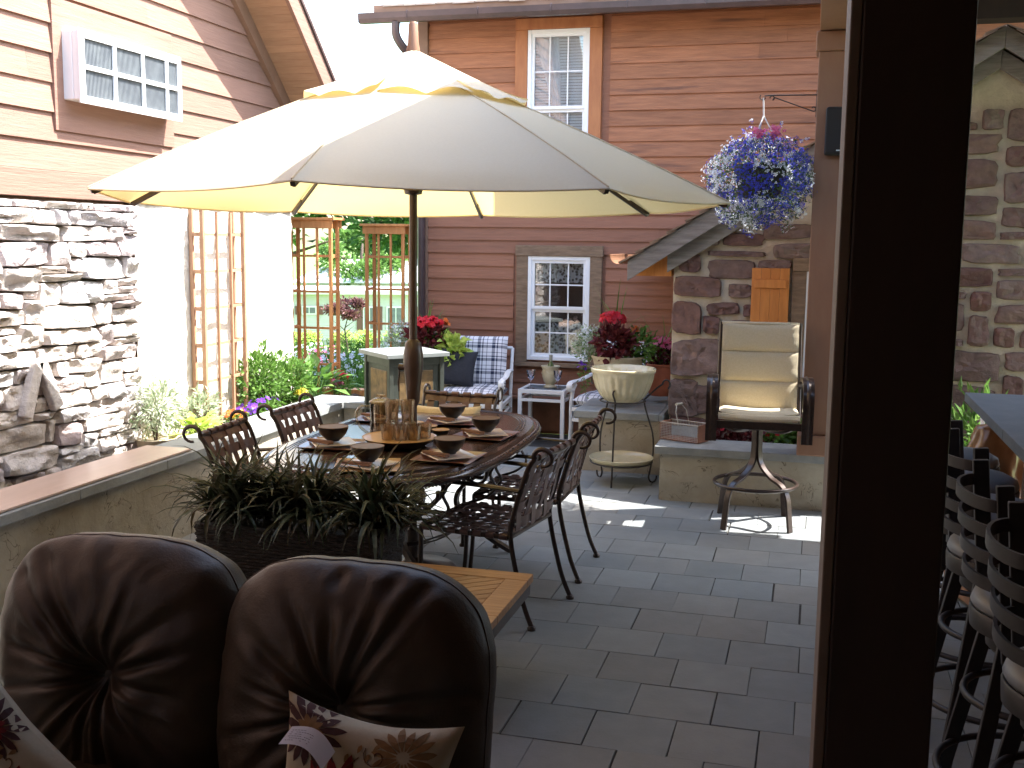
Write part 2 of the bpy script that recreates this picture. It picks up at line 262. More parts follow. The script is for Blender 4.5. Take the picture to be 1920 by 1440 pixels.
# ------------------------------------------------------------------ mesh builder
class MB:
    def __init__(s): s.v = []; s.f = []; s.t = []; s.uv = {}
    def add(s, vs, fs, tint=.5):
        o = len(s.v); s.v += [tuple(x) for x in vs]
        for f in fs: s.f.append(tuple(i+o for i in f)); s.t.append(tint)
    def box(s, lo, hi, tint=.5, mtx=None):
        x0, y0, z0 = lo; x1, y1, z1 = hi
        vs = [Vector(p) for p in ((x0, y0, z0), (x1, y0, z0), (x1, y1, z0), (x0, y1, z0), (x0, y0, z1), (x1, y0, z1), (x1, y1, z1), (x0, y1, z1))]
        if mtx: vs = [mtx @ p for p in vs]
        s.add(vs, [(0, 3, 2, 1), (4, 5, 6, 7), (0, 1, 5, 4), (1, 2, 6, 5), (2, 3, 7, 6), (3, 0, 4, 7)], tint)
    def beam(s, a, b, w, h, tint=.5, up=(0, 0, 1)):
        a = Vector(a); b = Vector(b); d = (b-a).normalized(); u = Vector(up)
        r = d.cross(u)
        if r.length < 1e-4: r = d.cross(Vector((0, 1, 0)))
        r.normalize(); u = r.cross(d)
        vs = []
        for p in (a, b):
            for i, j in ((-1, -1), (1, -1), (1, 1), (-1, 1)): vs.append(p + r*(i*w/2) + u*(j*h/2))
        s.add(vs, [(0, 3, 2, 1), (4, 5, 6, 7), (0, 1, 5, 4), (1, 2, 6, 5), (2, 3, 7, 6), (3, 0, 4, 7)], tint)
    def prism(s, poly, off, tint=.5):
        n = len(poly); off = Vector(off); vs = [Vector(p) for p in poly]; vs += [p+off for p in vs]
        fs = [tuple(range(n))[::-1], tuple(range(n, 2*n))] + [(i, (i+1) % n, n+(i+1) % n, n+i) for i in range(n)]
        s.add(vs, fs, tint)
    def tube(s, pts, r, seg=8, tint=.5, flat=None, closed=False, caps=True):
        pts = [Vector(p) for p in pts]; n = len(pts)
        rs = r if isinstance(r, (list, tuple)) else [r]*n
        vs = []; prev = None
        for i, p in enumerate(pts):
            if closed: t = pts[(i+1) % n]-pts[i-1]
            else: t = pts[min(i+1, n-1)]-pts[max(i-1, 0)]
            if t.length < 1e-9: t = Vector((0, 0, 1))
            t.normalize()
            if prev is None:
                u = Vector((0, 0, 1)) if abs(t.z) < .9 else Vector((1, 0, 0)); a = t.cross(u).normalized()
            else:
                a = prev - t*prev.dot(t)
                a = a.normalized() if a.length > 1e-6 else t.orthogonal().normalized()
            prev = a; b = t.cross(a)
            for k in range(seg):
                th = 2*pi*k/seg; ca, cb = cos(th), sin(th)
                if flat: ca *= flat[0]; cb *= flat[1]
                vs.append(p + (a*ca + b*cb)*rs[i])
        fs = []
        for i in range(n if closed else n-1):
            j = (i+1) % n
            for k in range(seg):
                k2 = (k+1) % seg; fs.append((i*seg+k, i*seg+k2, j*seg+k2, j*seg+k))
        if caps and not closed: fs += [tuple(range(seg))[::-1], tuple(range((n-1)*seg, n*seg))]
        s.add(vs, fs, tint)
    def lathe(s, prof, seg=24, c=(0, 0, 0), tint=.5, flute=None):
        vs = []; n = len(prof)
        for r, z in prof:
            for k in range(seg):
                th = 2*pi*k/seg; rr = r
                if flute and z > flute[2] and z < flute[3]: rr = r*(1 + flute[1]*(abs(cos(flute[0]*th/2))-.6))
                vs.append((c[0]+rr*cos(th), c[1]+rr*sin(th), c[2]+z))
        fs = [(i*seg+k, i*seg+(k+1) % seg, (i+1)*seg+(k+1) % seg, (i+1)*seg+k) for i in range(n-1) for k in range(seg)]
        if prof[0][0] > 1e-6: fs.append(tuple(range(seg))[::-1])
        if prof[-1][0] > 1e-6: fs.append(tuple(range((n-1)*seg, n*seg)))
        s.add(vs, fs, tint)
    def ribbon(s, pts, wv, th=.002, tint=.5, widths=None):
        """flat strap through pts, half-width vector(s) wv, given thickness"""
        n = len(pts); pts = [Vector(p) for p in pts]; vs = []
        for i, p in enumerate(pts):
            wvec = Vector(wv[i]) if isinstance(wv, list) else Vector(wv)
            if widths: wvec = wvec*widths[i]
            t = (pts[min(i+1, n-1)]-pts[max(i-1, 0)])
            nn = t.cross(wvec); nn = nn.normalized()*(th/2) if nn.length > 1e-9 else Vector((0, 0, th/2))
            vs += [p-wvec-nn, p+wvec-nn, p+wvec+nn, p-wvec+nn]
        fs = []
        for i in range(n-1):
            a, b = i*4, i*4+4
            for k in range(4): fs.append((a+k, a+(k+1) % 4, b+(k+1) % 4, b+k))
        fs += [(3, 2, 1, 0), tuple((n-1)*4+k for k in range(4))]
        s.add(vs, fs, tint)
    def grid(s, fn, nu, nv, tint=.5, uv=False, closed_u=False):
        vs = [fn(i/nu, j/nv) for j in range(nv+1) for i in range(nu+1)]
        o = len(s.v); fo = len(s.f)
        fs = [(j*(nu+1)+i, j*(nu+1)+i+1, (j+1)*(nu+1)+i+1, (j+1)*(nu+1)+i) for j in range(nv) for i in range(nu)]
        s.add(vs, fs, tint)
        if uv:
            for q, (j, i) in enumerate([(j, i) for j in range(nv) for i in range(nu)]):
                s.uv[fo+q] = [(i/nu, j/nv), ((i+1)/nu, j/nv), ((i+1)/nu, (j+1)/nv), (i/nu, (j+1)/nv)]
    def quad(s, a, b, c, d, tint=.5): s.add([a, b, c, d], [(0, 1, 2, 3)], tint)
    def build(s, name, m, parent=None, smooth=False, bevel=0, origin=None, uvs=1):
        me = bpy.data.meshes.new(name); base = Vector((0, 0, 0))
        if origin is not None: base = Vector(origin)
        me.from_pydata([(x-base.x, y-base.y, z-base.z) for x, y, z in s.v], [], s.f)
        a = me.attributes.new('tint', 'FLOAT', 'FACE'); a.data.foreach_set('value', s.t)
        if s.uv:
            ul = me.uv_layers.new(name='UVMap')
            for p in me.polygons:
                if p.index in s.uv:
                    for li, c in zip(p.loop_indices, s.uv[p.index]): ul.data[li].uv = (c[0]*uvs, c[1]*uvs)
        me.materials.append(MT[m] if isinstance(m, str) else m); me.update()
        if smooth:
            me.shade_smooth()
            if smooth is not True: me.set_sharp_from_angle(angle=radians(smooth))
        o = bpy.data.objects.new(name, me); COL.objects.link(o)
        if parent is not None: o.parent = parent
        elif origin is not None: o.location = base
        if bevel:
            b = o.modifiers.new('bevel', 'BEVEL'); b.width = bevel; b.segments = 2; b.limit_method = 'ANGLE'; b.angle_limit = radians(40)
        return o

def thing(name, label, cat, loc=(0, 0, 0), rz=0, group=None):
    o = bpy.data.objects.new(name, None); COL.objects.link(o); o.location = loc; o.rotation_euler = (0, 0, rz)
    o.empty_display_size = .1; tag(o, label, cat, group); return o
def tag(o, label, cat, group=None):
    o['label'] = label; o['category'] = cat
    if group: o['group'] = group
    return o
def struct(o, kind='structure', label=None, cat=None):
    o['kind'] = kind
    if label: o['label'] = label
    if cat: o['category'] = cat
    return o
def dup(root, loc, rz=None, label=None):
    r = root.copy(); COL.objects.link(r); r.location = loc
    if rz is not None: r.rotation_euler = (0, 0, rz)
    if label: r['label'] = label
    def rec(a, b):
        for ch in kids[a.name]:
            c = ch.copy(); COL.objects.link(c); c.parent = b; rec(ch, c)
    kids = {}
    def walk(a):
        kids[a.name] = [o for o in a.children]
        for k in kids[a.name]: walk(k)
    walk(root); rec(root, r); return r
def crv(pts, n=6):
    """Catmull-Rom through pts"""
    P = [Vector(p) for p in pts]; out = []
    for i in range(len(P)-1):
        p0 = P[max(i-1, 0)]; p1 = P[i]; p2 = P[i+1]; p3 = P[min(i+2, len(P)-1)]
        for k in range(n):
            t = k/n; out.append(.5*((2*p1)+(p2-p0)*t+(2*p0-5*p1+4*p2-p3)*t*t+(3*p1-p0-3*p2+p3)*t**3))
    out.append(P[-1]); return out
def nz(*a): return noise.noise(Vector(a))

# ------------------------------------------------------------------ stones
def pack(rng, W, Hh, g, wr, hr):
    """cover a W x Hh grid with random rectangles (cells)"""
    nx, ny = int(W/g), int(Hh/g); occ = [[0]*nx for _ in range(ny)]; out = []
    for j in range(ny):
        i = 0
        while i < nx:
            if occ[j][i]: i += 1; continue
            mx = 1
            while i+mx < nx and not occ[j][i+mx]: mx += 1
            ww = min(rng.randint(*wr), mx)
            if mx-ww == 1: ww = mx if mx <= wr[1]+1 else ww-1
            hh = min(rng.choice(hr), ny-j); ww = max(ww, 1)
            for b in range(j, j+hh):
                for a in range(i, i+ww): occ[b][a] = 1
            out.append((i*g, j*g, ww*g, hh*g)); i += ww
    return out
def stone(mb, rng, u0, v0, w, h, depth, mp, gap, rnd, jag, flat=False, tint=None, rough_=.22):
    n = 22; cu, cv = u0+w/2, v0+h/2; a, b = w/2-gap/2, h/2-gap/2
    tint = rng.random() if tint is None else tint; seed = rng.random()*100
    sk = rng.uniform(-.09, .09)*min(1, h/w)*2; ring = []
    lobes = [rng.uniform(-.05, .05) for _ in range(6)]
    for k in range(n):
        th = 2*pi*(k+.5)/n; c, s_ = cos(th), sin(th)
        e = rnd; q = (abs(c)**e + abs(s_)**e)**(-1/e)
        r = q*(1 + jag*nz(c*1.3+seed, s_*1.3, seed) + lobes[k % 6]*jag*2)
        x = max(-1.0, min(1.0, r*c)); y = max(-1.0, min(1.0, r*s_))
        ring.append((x, y))
    prof = [(1.0, -.6), (1.0, .0), (.985, .55), (.93, .92), (.76, .98), (.54, 1.0), (.28, 1.0)]
    tx, ty = rng.uniform(-.35, .35), rng.uniform(-.35, .35); vs = []
    for sc, dp in prof:
        for x, y in ring:
            X, Y = x*sc*a, y*sc*b + sk*x*a*sc
            Y = max(-b, min(b, Y))
            d = depth*dp
            if dp > .3: d *= 1 + .45*nz((cu+X)*9+seed, (cv+Y)*11, seed) + (tx*x+ty*y)*.7
            if dp > .3: X += .006*nz(X*40, Y*40, seed); d += depth*rough_*nz((cu+X)*27+seed, (cv+Y)*27, 5)
            vs.append(mp(cu+X, cv+Y, d))
    fs = []; m = len(prof)
    for i in range(m-1):
        for k in range(n): fs.append((i*n+k, i*n+(k+1) % n, (i+1)*n+(k+1) % n, (i+1)*n+k))
    vs.append(mp(cu, cv, depth*(1+.3*nz(seed, 1, 2)))); c0 = len(vs)-1
    for k in range(n): fs.append(((m-1)*n+k, (m-1)*n+(k+1) % n, c0))
    mb.add(vs, fs, tint)

# ------------------------------------------------------------------ foliage
def leaf(mb, p, d, up, L, W, tint, fold=.25):
    """a leaf-shaped blade of 4 faces from p along d"""
    d = d.normalized(); s_ = d.cross(up)
    if s_.length < 1e-4: s_ = d.orthogonal()
    s_.normalize(); n = s_.cross(d); q = p+d*L*.45-n*L*.03; tip = p+d*L-n*L*.16
    mb.add([p, q+s_*W/2+n*W*fold, tip, q-s_*W/2+n*W*fold, q], [(0, 1, 4), (1, 2, 4), (2, 3, 4), (3, 0, 4)], tint)
def rvec(rng):
    z = rng.uniform(-1, 1); t = rng.uniform(0, 2*pi); r = sqrt(1-z*z); return Vector((r*cos(t), r*sin(t), z))
def cloud(mb, rng, c, R, n, L, W, shell=.5, lump=.35, zmin=None, trange=(0, 1), holes=None):
    c = Vector(c); R = Vector(R) if not isinstance(R, (int, float)) else Vector((R, R, R)); k = 0
    sd = rng.random()*50
    while k < n:
        v = rvec(rng); rr = (shell + (1-shell)*rng.random()) if rng.random() < .8 else rng.random()
        m = 1 + lump*nz(v.x*2.2+sd, v.y*2.2, v.z*2.2)*1.6
        p = c + Vector((v.x*R.x, v.y*R.y, v.z*R.z))*rr*m
        k += 1
        if zmin is not None and p.z < zmin: continue
        if holes and nz(p.x*holes+sd, p.y*holes, p.z*holes) < -.12 and rng.random() < .8: continue
        d = (v + rvec(rng)*.8 + Vector((0, 0, .15))); l = L*rng.uniform(.6, 1.3)
        leaf(mb, p, d, rvec(rng), l, W*rng.uniform(.7, 1.2), rng.uniform(*trange))
def bloom(mb, rng, p, r, petals=5, tint=None, nrm=None):
    nrm = (nrm or rvec(rng)).normalized(); a = nrm.orthogonal().normalized(); b = nrm.cross(a); t0 = rng.random()*6
    tint = rng.random() if tint is None else tint
    for k in range(petals):
        th = t0+2*pi*k/petals; d = a*cos(th)+b*sin(th); s_ = nrm.cross(d)
        mb.add([p, p+d*r*.6+s_*r*.38+nrm*r*.1, p+d*r+nrm*r*.18, p+d*r*.6-s_*r*.38+nrm*r*.1], [(0, 1, 2, 3)], tint)
def blade(mb, p, az, L, W, rise, droop, tint, n=6, tw=0):
    """arching strap blade"""
    d = Vector((cos(az), sin(az), 0)); s_ = Vector((-sin(az), cos(az), 0)); pts = []; ws = []
    x = z = 0; ang = rise
    for i in range(n+1):
        t = i/n; pts.append(p + d*x + Vector((0, 0, z))); ws.append(W*(.55+.45*sin(min(1, t*1.8)*pi/2))*(1-t**2.2)+.0006)
        x += cos(ang)*L/n; z += sin(ang)*L/n; ang -= droop/n*(.5+t)
    vs = []
    for i, q in enumerate(pts): vs += [q - s_*ws[i] + Vector((0, 0, ws[i]*.35)), q, q + s_*ws[i] + Vector((0, 0, ws[i]*.35))]
    fs = []
    for i in range(n):
        a = i*3; fs += [(a, a+1, a+4, a+3), (a+1, a+2, a+5, a+4)]
    mb.add(vs, fs, tint)
# ================================================================== SETTING
R = random.Random(7)
def ground_z(x, y):
    d = sqrt(x*x+y*y); 
    if y < 9.9 and d < 11: return -.035
    t = max(0.0, min(1.0, (d-11)/36)); return -.035 - 2.65*(t*t*(3-2*t)*.4+t*.6)
mb = MB(); xs = [-400, -120, -60, -40, -30, -24, -18, -14, -10, -8, -6, -4, -2, 0, 3, 6, 12, 40, 400]; ys = [-200, -20, 0, 5, 9, 10, 11, 12, 14, 16, 18, 21, 24, 28, 33, 38, 44, 50, 60, 120, 900]
vs = [(x, y, ground_z(x, y)) for y in ys for x in xs]; n = len(xs)
mb.add(vs, [(j*n+i, j*n+i+1, (j+1)*n+i+1, (j+1)*n+i) for j in range(len(ys)-1) for i in range(n-1)])
struct(mb.build('ground', 'lawn', smooth=True))
mb = MB(); mb.box((-3.62, -1.2, -.3), (4, 9.84, -.008)); struct(mb.build('patio_base', 'sand_joint'))
mb = MB(); P0 = .3048; r0 = 3.936 - P0*16
for j in range(33):
    y0 = r0 + j*P0*1.003; off = [-.739, -.911, -.795, -.907, -.757, -.904][(j-15) % 6] + R.uniform(-.01, .01)
    if y0 > 9.8: break
    for i in range(-12, 16):
        x0 = off + i*P0*1.008
        if x0+P0 < -3.6 or x0 > 3.4: continue
        a = [R.choice((.0006, .0014, .0022, .0034))*R.uniform(.6, 1.2) for _ in range(4)]
        if R.random() < .16: a[R.randrange(4)] += .0045
        zt = R.uniform(-.0012, .0012); b = .0016
        q = [(x0+a[0], y0+a[1]), (x0+P0*1.008-a[2], y0+a[1]), (x0+P0*1.008-a[2], y0+P0*1.003-a[3]), (x0+a[0], y0+P0*1.003-a[3])]
        cx, cy = x0+.15, y0+.15
        jit = [(R.uniform(-.0015, .0015), R.uniform(-.0015, .0015)) for _ in q]
        q = [(px+jx, min(py+jy, 9.83)) for (px, py), (jx, jy) in zip(q, jit)]
        top = [(px+(b if px < cx else -b), py+(b if py < cy else -b), zt) for px, py in q]
        mb.add([(px, py, -.02) for px, py in q]+[(px, py, zt-b) for px, py in q]+top,
               [(0, 1, 5, 4), (1, 2, 6, 5), (2, 3, 7, 6), (3, 0, 4, 7), (4, 5, 9, 8), (5, 6, 10, 9), (6, 7, 11, 10), (7, 4, 8, 11), (8, 9, 10, 11)], R.random())
struct(mb.build('patio', 'bluestone'))
mb = MB(); mb.grid(lambda u, v: (-4.28+u*.40, 1+v*8.2, .40+.03*nz(u*3, v*40, 1)), 6, 90)
struct(mb.build('planting_bed_soil', 'soil', smooth=True))
mb = MB(); mb.grid(lambda u, v: (-.7+u*4, 7.85+v*.56, .30+.03*nz(u*30, v*4, 1)), 60, 6)
struct(mb.build('bed_soil', 'soil', smooth=True))
# garden bed beyond the gap
mb = MB(); mb.grid(lambda u, v: (-9.5+u*7, 9.3+v*6.5, ground_z(-9.5+u*7, 9.3+v*6.5)+.02+.05*nz(u*9, v*9, 3)), 30, 24)
struct(mb.build('garden_bed_soil', 'soil', smooth=True))

# ------------------------------------------------------------------ left building
WX = -4.25
def rz_(y): return 3.56-.89*(y-7.56)
LB = thing('sided_building', 'brown sided building with stacked stone base and cream stucco wall', 'building', (WX, 2, 0))
def b2(mb, name, m, parent, root, **k):
    return mb.build(name, m, parent, origin=root.location, **k)
mb = MB(); mb.box((-9, -1.5, 0), (WX-.03, 8.29, 2.88)); mb.prism([(-9, 8.29, 2.881), (-9, 4.0, 6.6), (-9, -.3, 2.881)], (9+WX-.03, 0, 0))
b2(mb, 'wall', 'brown_trim', LB, LB)
mb = MB(); e = .165; z = 2.17; k = 0
while z < 6.4:
    ymax = min(8.31, 7.56+(3.56-z)/.89); y = max(-1.5, 8-ymax-1.0) if z > 2.9 else -1.5; ymin = y
    y = ymax
    while y > ymin+.01:
        L = R.choice((1.6, 2.4, 3.0)) * R.uniform(.8, 1.1); yl = max(ymin, y-L)
        ytop = lambda zz, yy: min(yy, 7.56+(3.56-zz)/.89) if yy == ymax else yy
        z1 = z+e+.012; t = R.random(); o = R.uniform(.019, .024)
        yt = max(ytop(z1, y), yl)
        mb.add([(WX, yl+.001, z), (WX+o, yl+.001, z), (WX+.004, yl+.001, z1), (WX-.01, yl+.001, z1), (WX, y-.001, z), (WX+o, y-.001, z), (WX+.004, yt-.001, z1), (WX-.01, yt-.001, z1)],
               [(0, 1, 2, 3), (7, 6, 5, 4), (0, 4, 5, 1), (1, 5, 6, 2), (2, 6, 7, 3)], t)
        y = yl
    z += e; k += 1
b2(mb, 'siding', 'siding_left', LB, LB)
mb = MB(); mb.box((WX-.01, -1.5, 2.02), (WX+.06, 4.62, 2.16), .7); mb.box((WX-.01, 4.625, 2.015), (WX+.055, 8.31, 2.165), .3)
b2(mb, 'skirt_board', 'siding_left', LB, LB, bevel=.003)
mb = MB(); mb.box((WX-.02, 5.42, 2.40), (WX+.03, 6.62, 3.14), .5)
b2(mb, 'backing_panel', 'siding_left', LB, LB, bevel=.003)
mb = MB()                                                     # stones
mb2 = MB(); mb2.box((WX-.02, 1.5, .1), (WX+.02, 6.12, 2.0)); b2(mb2, 'stone_backing', 'joint_dark', LB, LB)
for u, v, ww, hh in pack(random.Random(11), 4.62, 1.9, .046, (3, 11), (1, 2, 2, 2, 3)):
    if ww < .07: continue
    y0, z0 = 1.5+u, .11+v
    # leave room for the tent of slabs
    if 5.02 < y0+ww/2 < 5.17 and .86 < z0+hh/2 < 1.0: continue
    stone(mb, R, y0, z0, ww, hh, R.uniform(.05, .078), lambda a, b, d: (WX+.015+d, a, b), .004, 9, .06)
b2(mb, 'stone_veneer', 'ledgestone', LB, LB, smooth=38)
for pa, pb, tt in (((4.97, .80), (5.085, 1.11), .95), ((5.235, .82), (5.10, 1.11), .75)):
    mb = MB(); a = Vector((WX+.10, *pa)); b = Vector((WX+.10, *pb)); mb.beam(a, b, .075, .05, tt, up=(1, 0, 0))
    o = b2(mb, 'slanted_slab', 'ledgestone', LB, LB, bevel=.008)
def stuc(y, z): return WX+.035 + .012*nz(y*5, z*5, 2) + .010*max(0, nz(y*11, z*14, 7)-.1)*2
mb = MB(); mb.grid(lambda u, v: (stuc(6.12+u*2.19, v*2.02), 6.12+u*2.19, v*2.02), 110, 90)
mb.box((WX-.02, 8.25, 0), (WX+.03, 8.31, 2.02))
b2(mb, 'stucco_panel', 'stucco_white', LB, LB, smooth=True)
# rake: frieze, soffit boards, fascia, drip edge, roof
sv = Vector((0, 1, -.89)).normalized(); nv = Vector((0, .89, 1)).normalized()
def rk(y, x, up=0): return Vector((x, y, rz_(y))) + nv*up
mb = MB(); mb.beam(rk(3.95, WX+.03, -.05), rk(8.72, WX+.03, -.05), .05, .11, .4, up=nv); b2(mb, 'frieze', 'brown_trim', LB, LB)
mb = MB(); y = 4.0
while y < 8.9:
    mb.beam(rk(y, WX-.02, .012), rk(y, -3.86, .012), .068, .02, R.random(), up=nv); y += .052
b2(mb, 'soffit', 'soffit', LB, LB)
mb = MB(); mb.beam(rk(3.95, -3.845, .065), rk(8.95, -3.845, .065), .03, .15, .5, up=nv)
b2(mb, 'fascia', 'siding_left', LB, LB, bevel=.003)
mb = MB(); mb.beam(rk(3.95, -3.83, .15), rk(8.95, -3.83, .15), .03, .025, .5, up=nv); b2(mb, 'drip_edge', 'black_trim', LB, LB)
mb = MB(); mb.prism([rk(3.98, -9, .145), rk(8.97, -9, .145), rk(8.97, -9, .20), rk(3.98, -9, .20)], (5.17, 0, 0))
mb.prism([(-9, 3.98, 6.95), (-9, -1.2, 2.3), (-9, -1.2, 2.36), (-9, 3.98, 7.02)], (5.17, 0, 0)); b2(mb, 'roof', 'roof_shingle', LB, LB)

# AC unit
AC = thing('air_conditioner', 'white through wall air conditioner with ribbed grille set in the brown siding', 'air conditioner', (WX+.03, 6.02, 2.56))
x1 = .115
mb = MB(); mb.box((-.05, -.52, .02), (x1-.05, .52, .41)); mb.box((x1-.05, -.52, .02), (x1-.0125, -.50, .41)); mb.box((x1-.05, .50, .02), (x1-.0125, .52, .41)); mb.box((x1-.05, -.499, .39), (x1-.0125, .499, .41)); mb.box((x1-.05, -.499, .02), (x1-.0125, .499, .035)); mb.build('casing', 'white_paint', AC, bevel=.006)
mb = MB()
ys_ = [-.525, -.475, -.275, -.245, -.015, .015, .245, .275, .475, .525]
mb.box((x1-.012, -.525, 0), (x1, .525, .045)); mb.box((x1-.012, -.525, .37), (x1, .525, .42)); mb.box((x1-.012, -.5, .195), (x1+.001, .5, .222))
for a, b in ((-.525, -.475), (-.205, -.175), (.085, .112), (.345, .372), (.485, .525)): mb.box((x1-.0125, a, .045), (x1+.002, b, .37))
mb.build('front_frame', 'white_paint', AC, bevel=.003)
mb = MB(); yy = -.468
while yy < .47: mb.box((x1-.022, yy, .045), (x1-.014, yy+.006, .37), R.random()); yy += .0125
mb.box((x1-.034, -.47, .04), (x1-.026, .47, .37)); mb.build('grille', 'screen', AC)
mb = MB(); 
for k in range(9): mb.box((x1-.026, -.2 if k % 2 else 0, .05+k*.034), (x1-.023, .24, .058+k*.034))
mb.build('coil_fins', 'white_paint', AC)

# ------------------------------------------------------------------ low wall on the left
def seat_wall(name, label, x0, x1, y0, y1, zt, cth=.055, ov=.035, extra=None):
    t = thing(name, label, 'low wall', ((x0+x1)/2, y0, 0)); mb = MB(); hx = (x1-x0)/2; ly = y1-y0; zb = zt-cth
    def sx(sgn): return lambda u, v: (sgn*(hx + .010*nz(u*ly*4+x0, v*3, sgn*5) + .006*nz(u*ly*13, v*8, 3)), u*ly, v*zb)
    mb.grid(sx(1), max(4, int(ly*22)), 14); mb.grid(sx(-1), max(4, int(ly*22)), 14)
    mb.grid(lambda u, v: (-hx+u*2*hx, -.010*nz(u*hx*8+x0, v*3, 2)-.004, v*zb), max(4, int(hx*44)), 14)
    mb.box((-hx+.02, .02, 0), (hx-.02, ly, zb-.001))
    mb.build('stucco_body', 'stucco', t, smooth=True)
    return t, hx, ly, zb
lw, hx, ly, zb = seat_wall('low_wall', 'long stucco seat wall under the stacked stone, with bluestone cap and tan board', -3.87, -3.60, -1, 8.2, .514)
y = 0
while y < ly-.1:
    L = R.uniform(.7, .95); y2 = min(ly, y+L) if ly-y-L > .2 else ly
    mb = MB(); mb.box((-hx-.03, y+.002, zb), (hx+.035, y2-.002, zb+.054+R.uniform(-.001, .001)), R.random()); mb.build('cap_stone', 'capstone', lw, bevel=.004); y = y2
mb = MB(); mb.box((-hx-.03, 0, .5165), (hx+.012, 6.72, .530)); mb.build('seat_board', 'plank', lw, bevel=.003)
lw2, hx, ly, zb = seat_wall('low_wall', 'short return of the seat wall ending beside the dark cabinet', -3.58, -3.42, 7.93, 8.2, .514)
mb = MB(); mb.box((-hx-.0, -.035, zb), (hx+.035, ly+.02, zb+.05)); mb.build('cap_stone', 'capstone', lw2, bevel=.004)
# right seat wall with return
rw, hx, ly, zb = seat_wall('low_wall', 'stucco seat wall behind the swivel bar chair, carrying the brown post', -.98, 3.2, 7.50, 7.86, .39)
for a, b in ((-hx-.035, -.95), (-.948, .1), (.102, 1.1), (1.102, hx+.03)):
    mb = MB(); mb.box((a, -.04, zb), (b, ly+.0, zb+.054+R.uniform(-.001, .001)), R.random()); mb.build('cap_stone', 'capstone', rw, bevel=.004)
mb = MB(); mb.box((-hx-.0, ly+.004, 0), (-hx+.26, .895, zb-.002)); mb.build('stucco_return', 'stucco', rw)
mb = MB(); mb.box((-hx-.035, ly+.004, zb), (-hx+.27, .895, zb+.053)); mb.build('cap_stone', 'capstone', rw, bevel=.004)
bw, hx, ly, zb = seat_wall('low_wall', 'stucco block with bluestone cap holding the flower pots', -1.74, -1.07, 8.32, 9.3, .48)
mb = MB(); mb.box((-hx-.035, -.035, zb), (.30, ly+.02, zb+.055)); mb.build('cap_stone', 'capstone', bw, bevel=.004)
mb = MB(); mb.box((.303, -.035, zb), (hx+.0, ly+.02, zb+.0545)); mb.build('cap_stone', 'capstone', bw, bevel=.004)

# ------------------------------------------------------------------ main house
HY = 9.83
HS = thing('wooden_house', 'red brown clapboard house with two white windows facing the patio', 'house', (-1, HY, 0))
W1 = (-2.586, -2.015, 2.35, 3.69); W2 = (-2.557, -1.971, .698, 1.663)
mb = MB(); zz = 3.95
for x0_, x1_, z0_, z1_ in ((-3.63, -2.58, 0, zz), (-1.99, 4.5, 0, zz), (-2.58, -1.99, 0, .70), (-2.58, -1.99, 1.66, 2.36), (-2.58, -1.99, 3.68, zz)):
    mb.box((x0_, HY+.004, z0_), (x1_, HY+.12, z1_))
mb.box((-3.63, HY+.12, 0), (-3.5, HY+5, zz)); mb.box((-3.5, HY+4.9, 0), (4.5, HY+5, zz)); b2(mb, 'wall', 'siding_low', HS, HS)
mb = MB(); mb.box((-2.9, HY+.5, .2), (-1.6, HY+.52, 3.9)); b2(mb, 'dark_room_sheet', 'interior', HS, HS)  # dark sheet in place of the shaded room behind the windows
def siding(z0, z1, e, m, holes, xa, xb, name):
    mb = MB(); z = z0
    while z < z1-.01:
        segs = []; x = xa
        cuts = [(-2.70, -1.83, a, b) for a, b in holes if b > z+e*.5 and a < z+e*.5]
        spans = [(xa, cuts[0][0]), (cuts[0][1], xb)] if cuts else [(xa, xb)]
        for a, b in spans:
            x = a
            while x < b-.01:
                L = R.uniform(1.2, 2.6); xe = min(b, x+L) if b-x-L > .3 else b; segs.append((x, xe)); x = xe
        for a, b in segs:
            o = R.uniform(.014, .02); t = R.random(); zt = min(z+e+.01, z1+.01)
            mb.add([(a+.0008, HY+.004, z), (a+.0008, HY-o, z), (a+.0008, HY-.002, zt), (b-.0008, HY+.004, z), (b-.0008, HY-o, z), (b-.0008, HY-.002, zt)],
                   [(0, 1, 2), (5, 4, 3), (1, 4, 5, 2), (0, 3, 4, 1)], t)
        z += e
    return b2(mb, name, m, HS, HS)
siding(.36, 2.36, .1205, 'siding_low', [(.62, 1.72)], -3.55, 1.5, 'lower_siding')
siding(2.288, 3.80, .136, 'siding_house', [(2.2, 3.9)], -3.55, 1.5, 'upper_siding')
mb = MB(); mb.box((-3.65, HY-.03, 0), (-3.55, HY+.02, 3.85), .4); b2(mb, 'corner_board', 'brown_trim', HS, HS, bevel=.003)
mb = MB(); mb.box((-3.2, HY-.12, .325), (-1.0, HY, .355)); b2(mb, 'ledge', 'red_wood', HS, HS, bevel=.004)
mb = MB(); mb.box((-3.2, HY-.03, .03), (-1.0, HY, .324)); b2(mb, 'base_panel', 'red_wood', HS, HS)
mb = MB(); mb.box((-3.65, HY-.34, 3.83), (4, HY+.01, 3.86)); b2(mb, 'eave_soffit', 'brown_trim', HS, HS)
mb = MB(); mb.box((-3.95, HY-.36, 3.80), (4, HY-.335, 3.90), .8); b2(mb, 'eave_fascia', 'brown_trim', HS, HS)
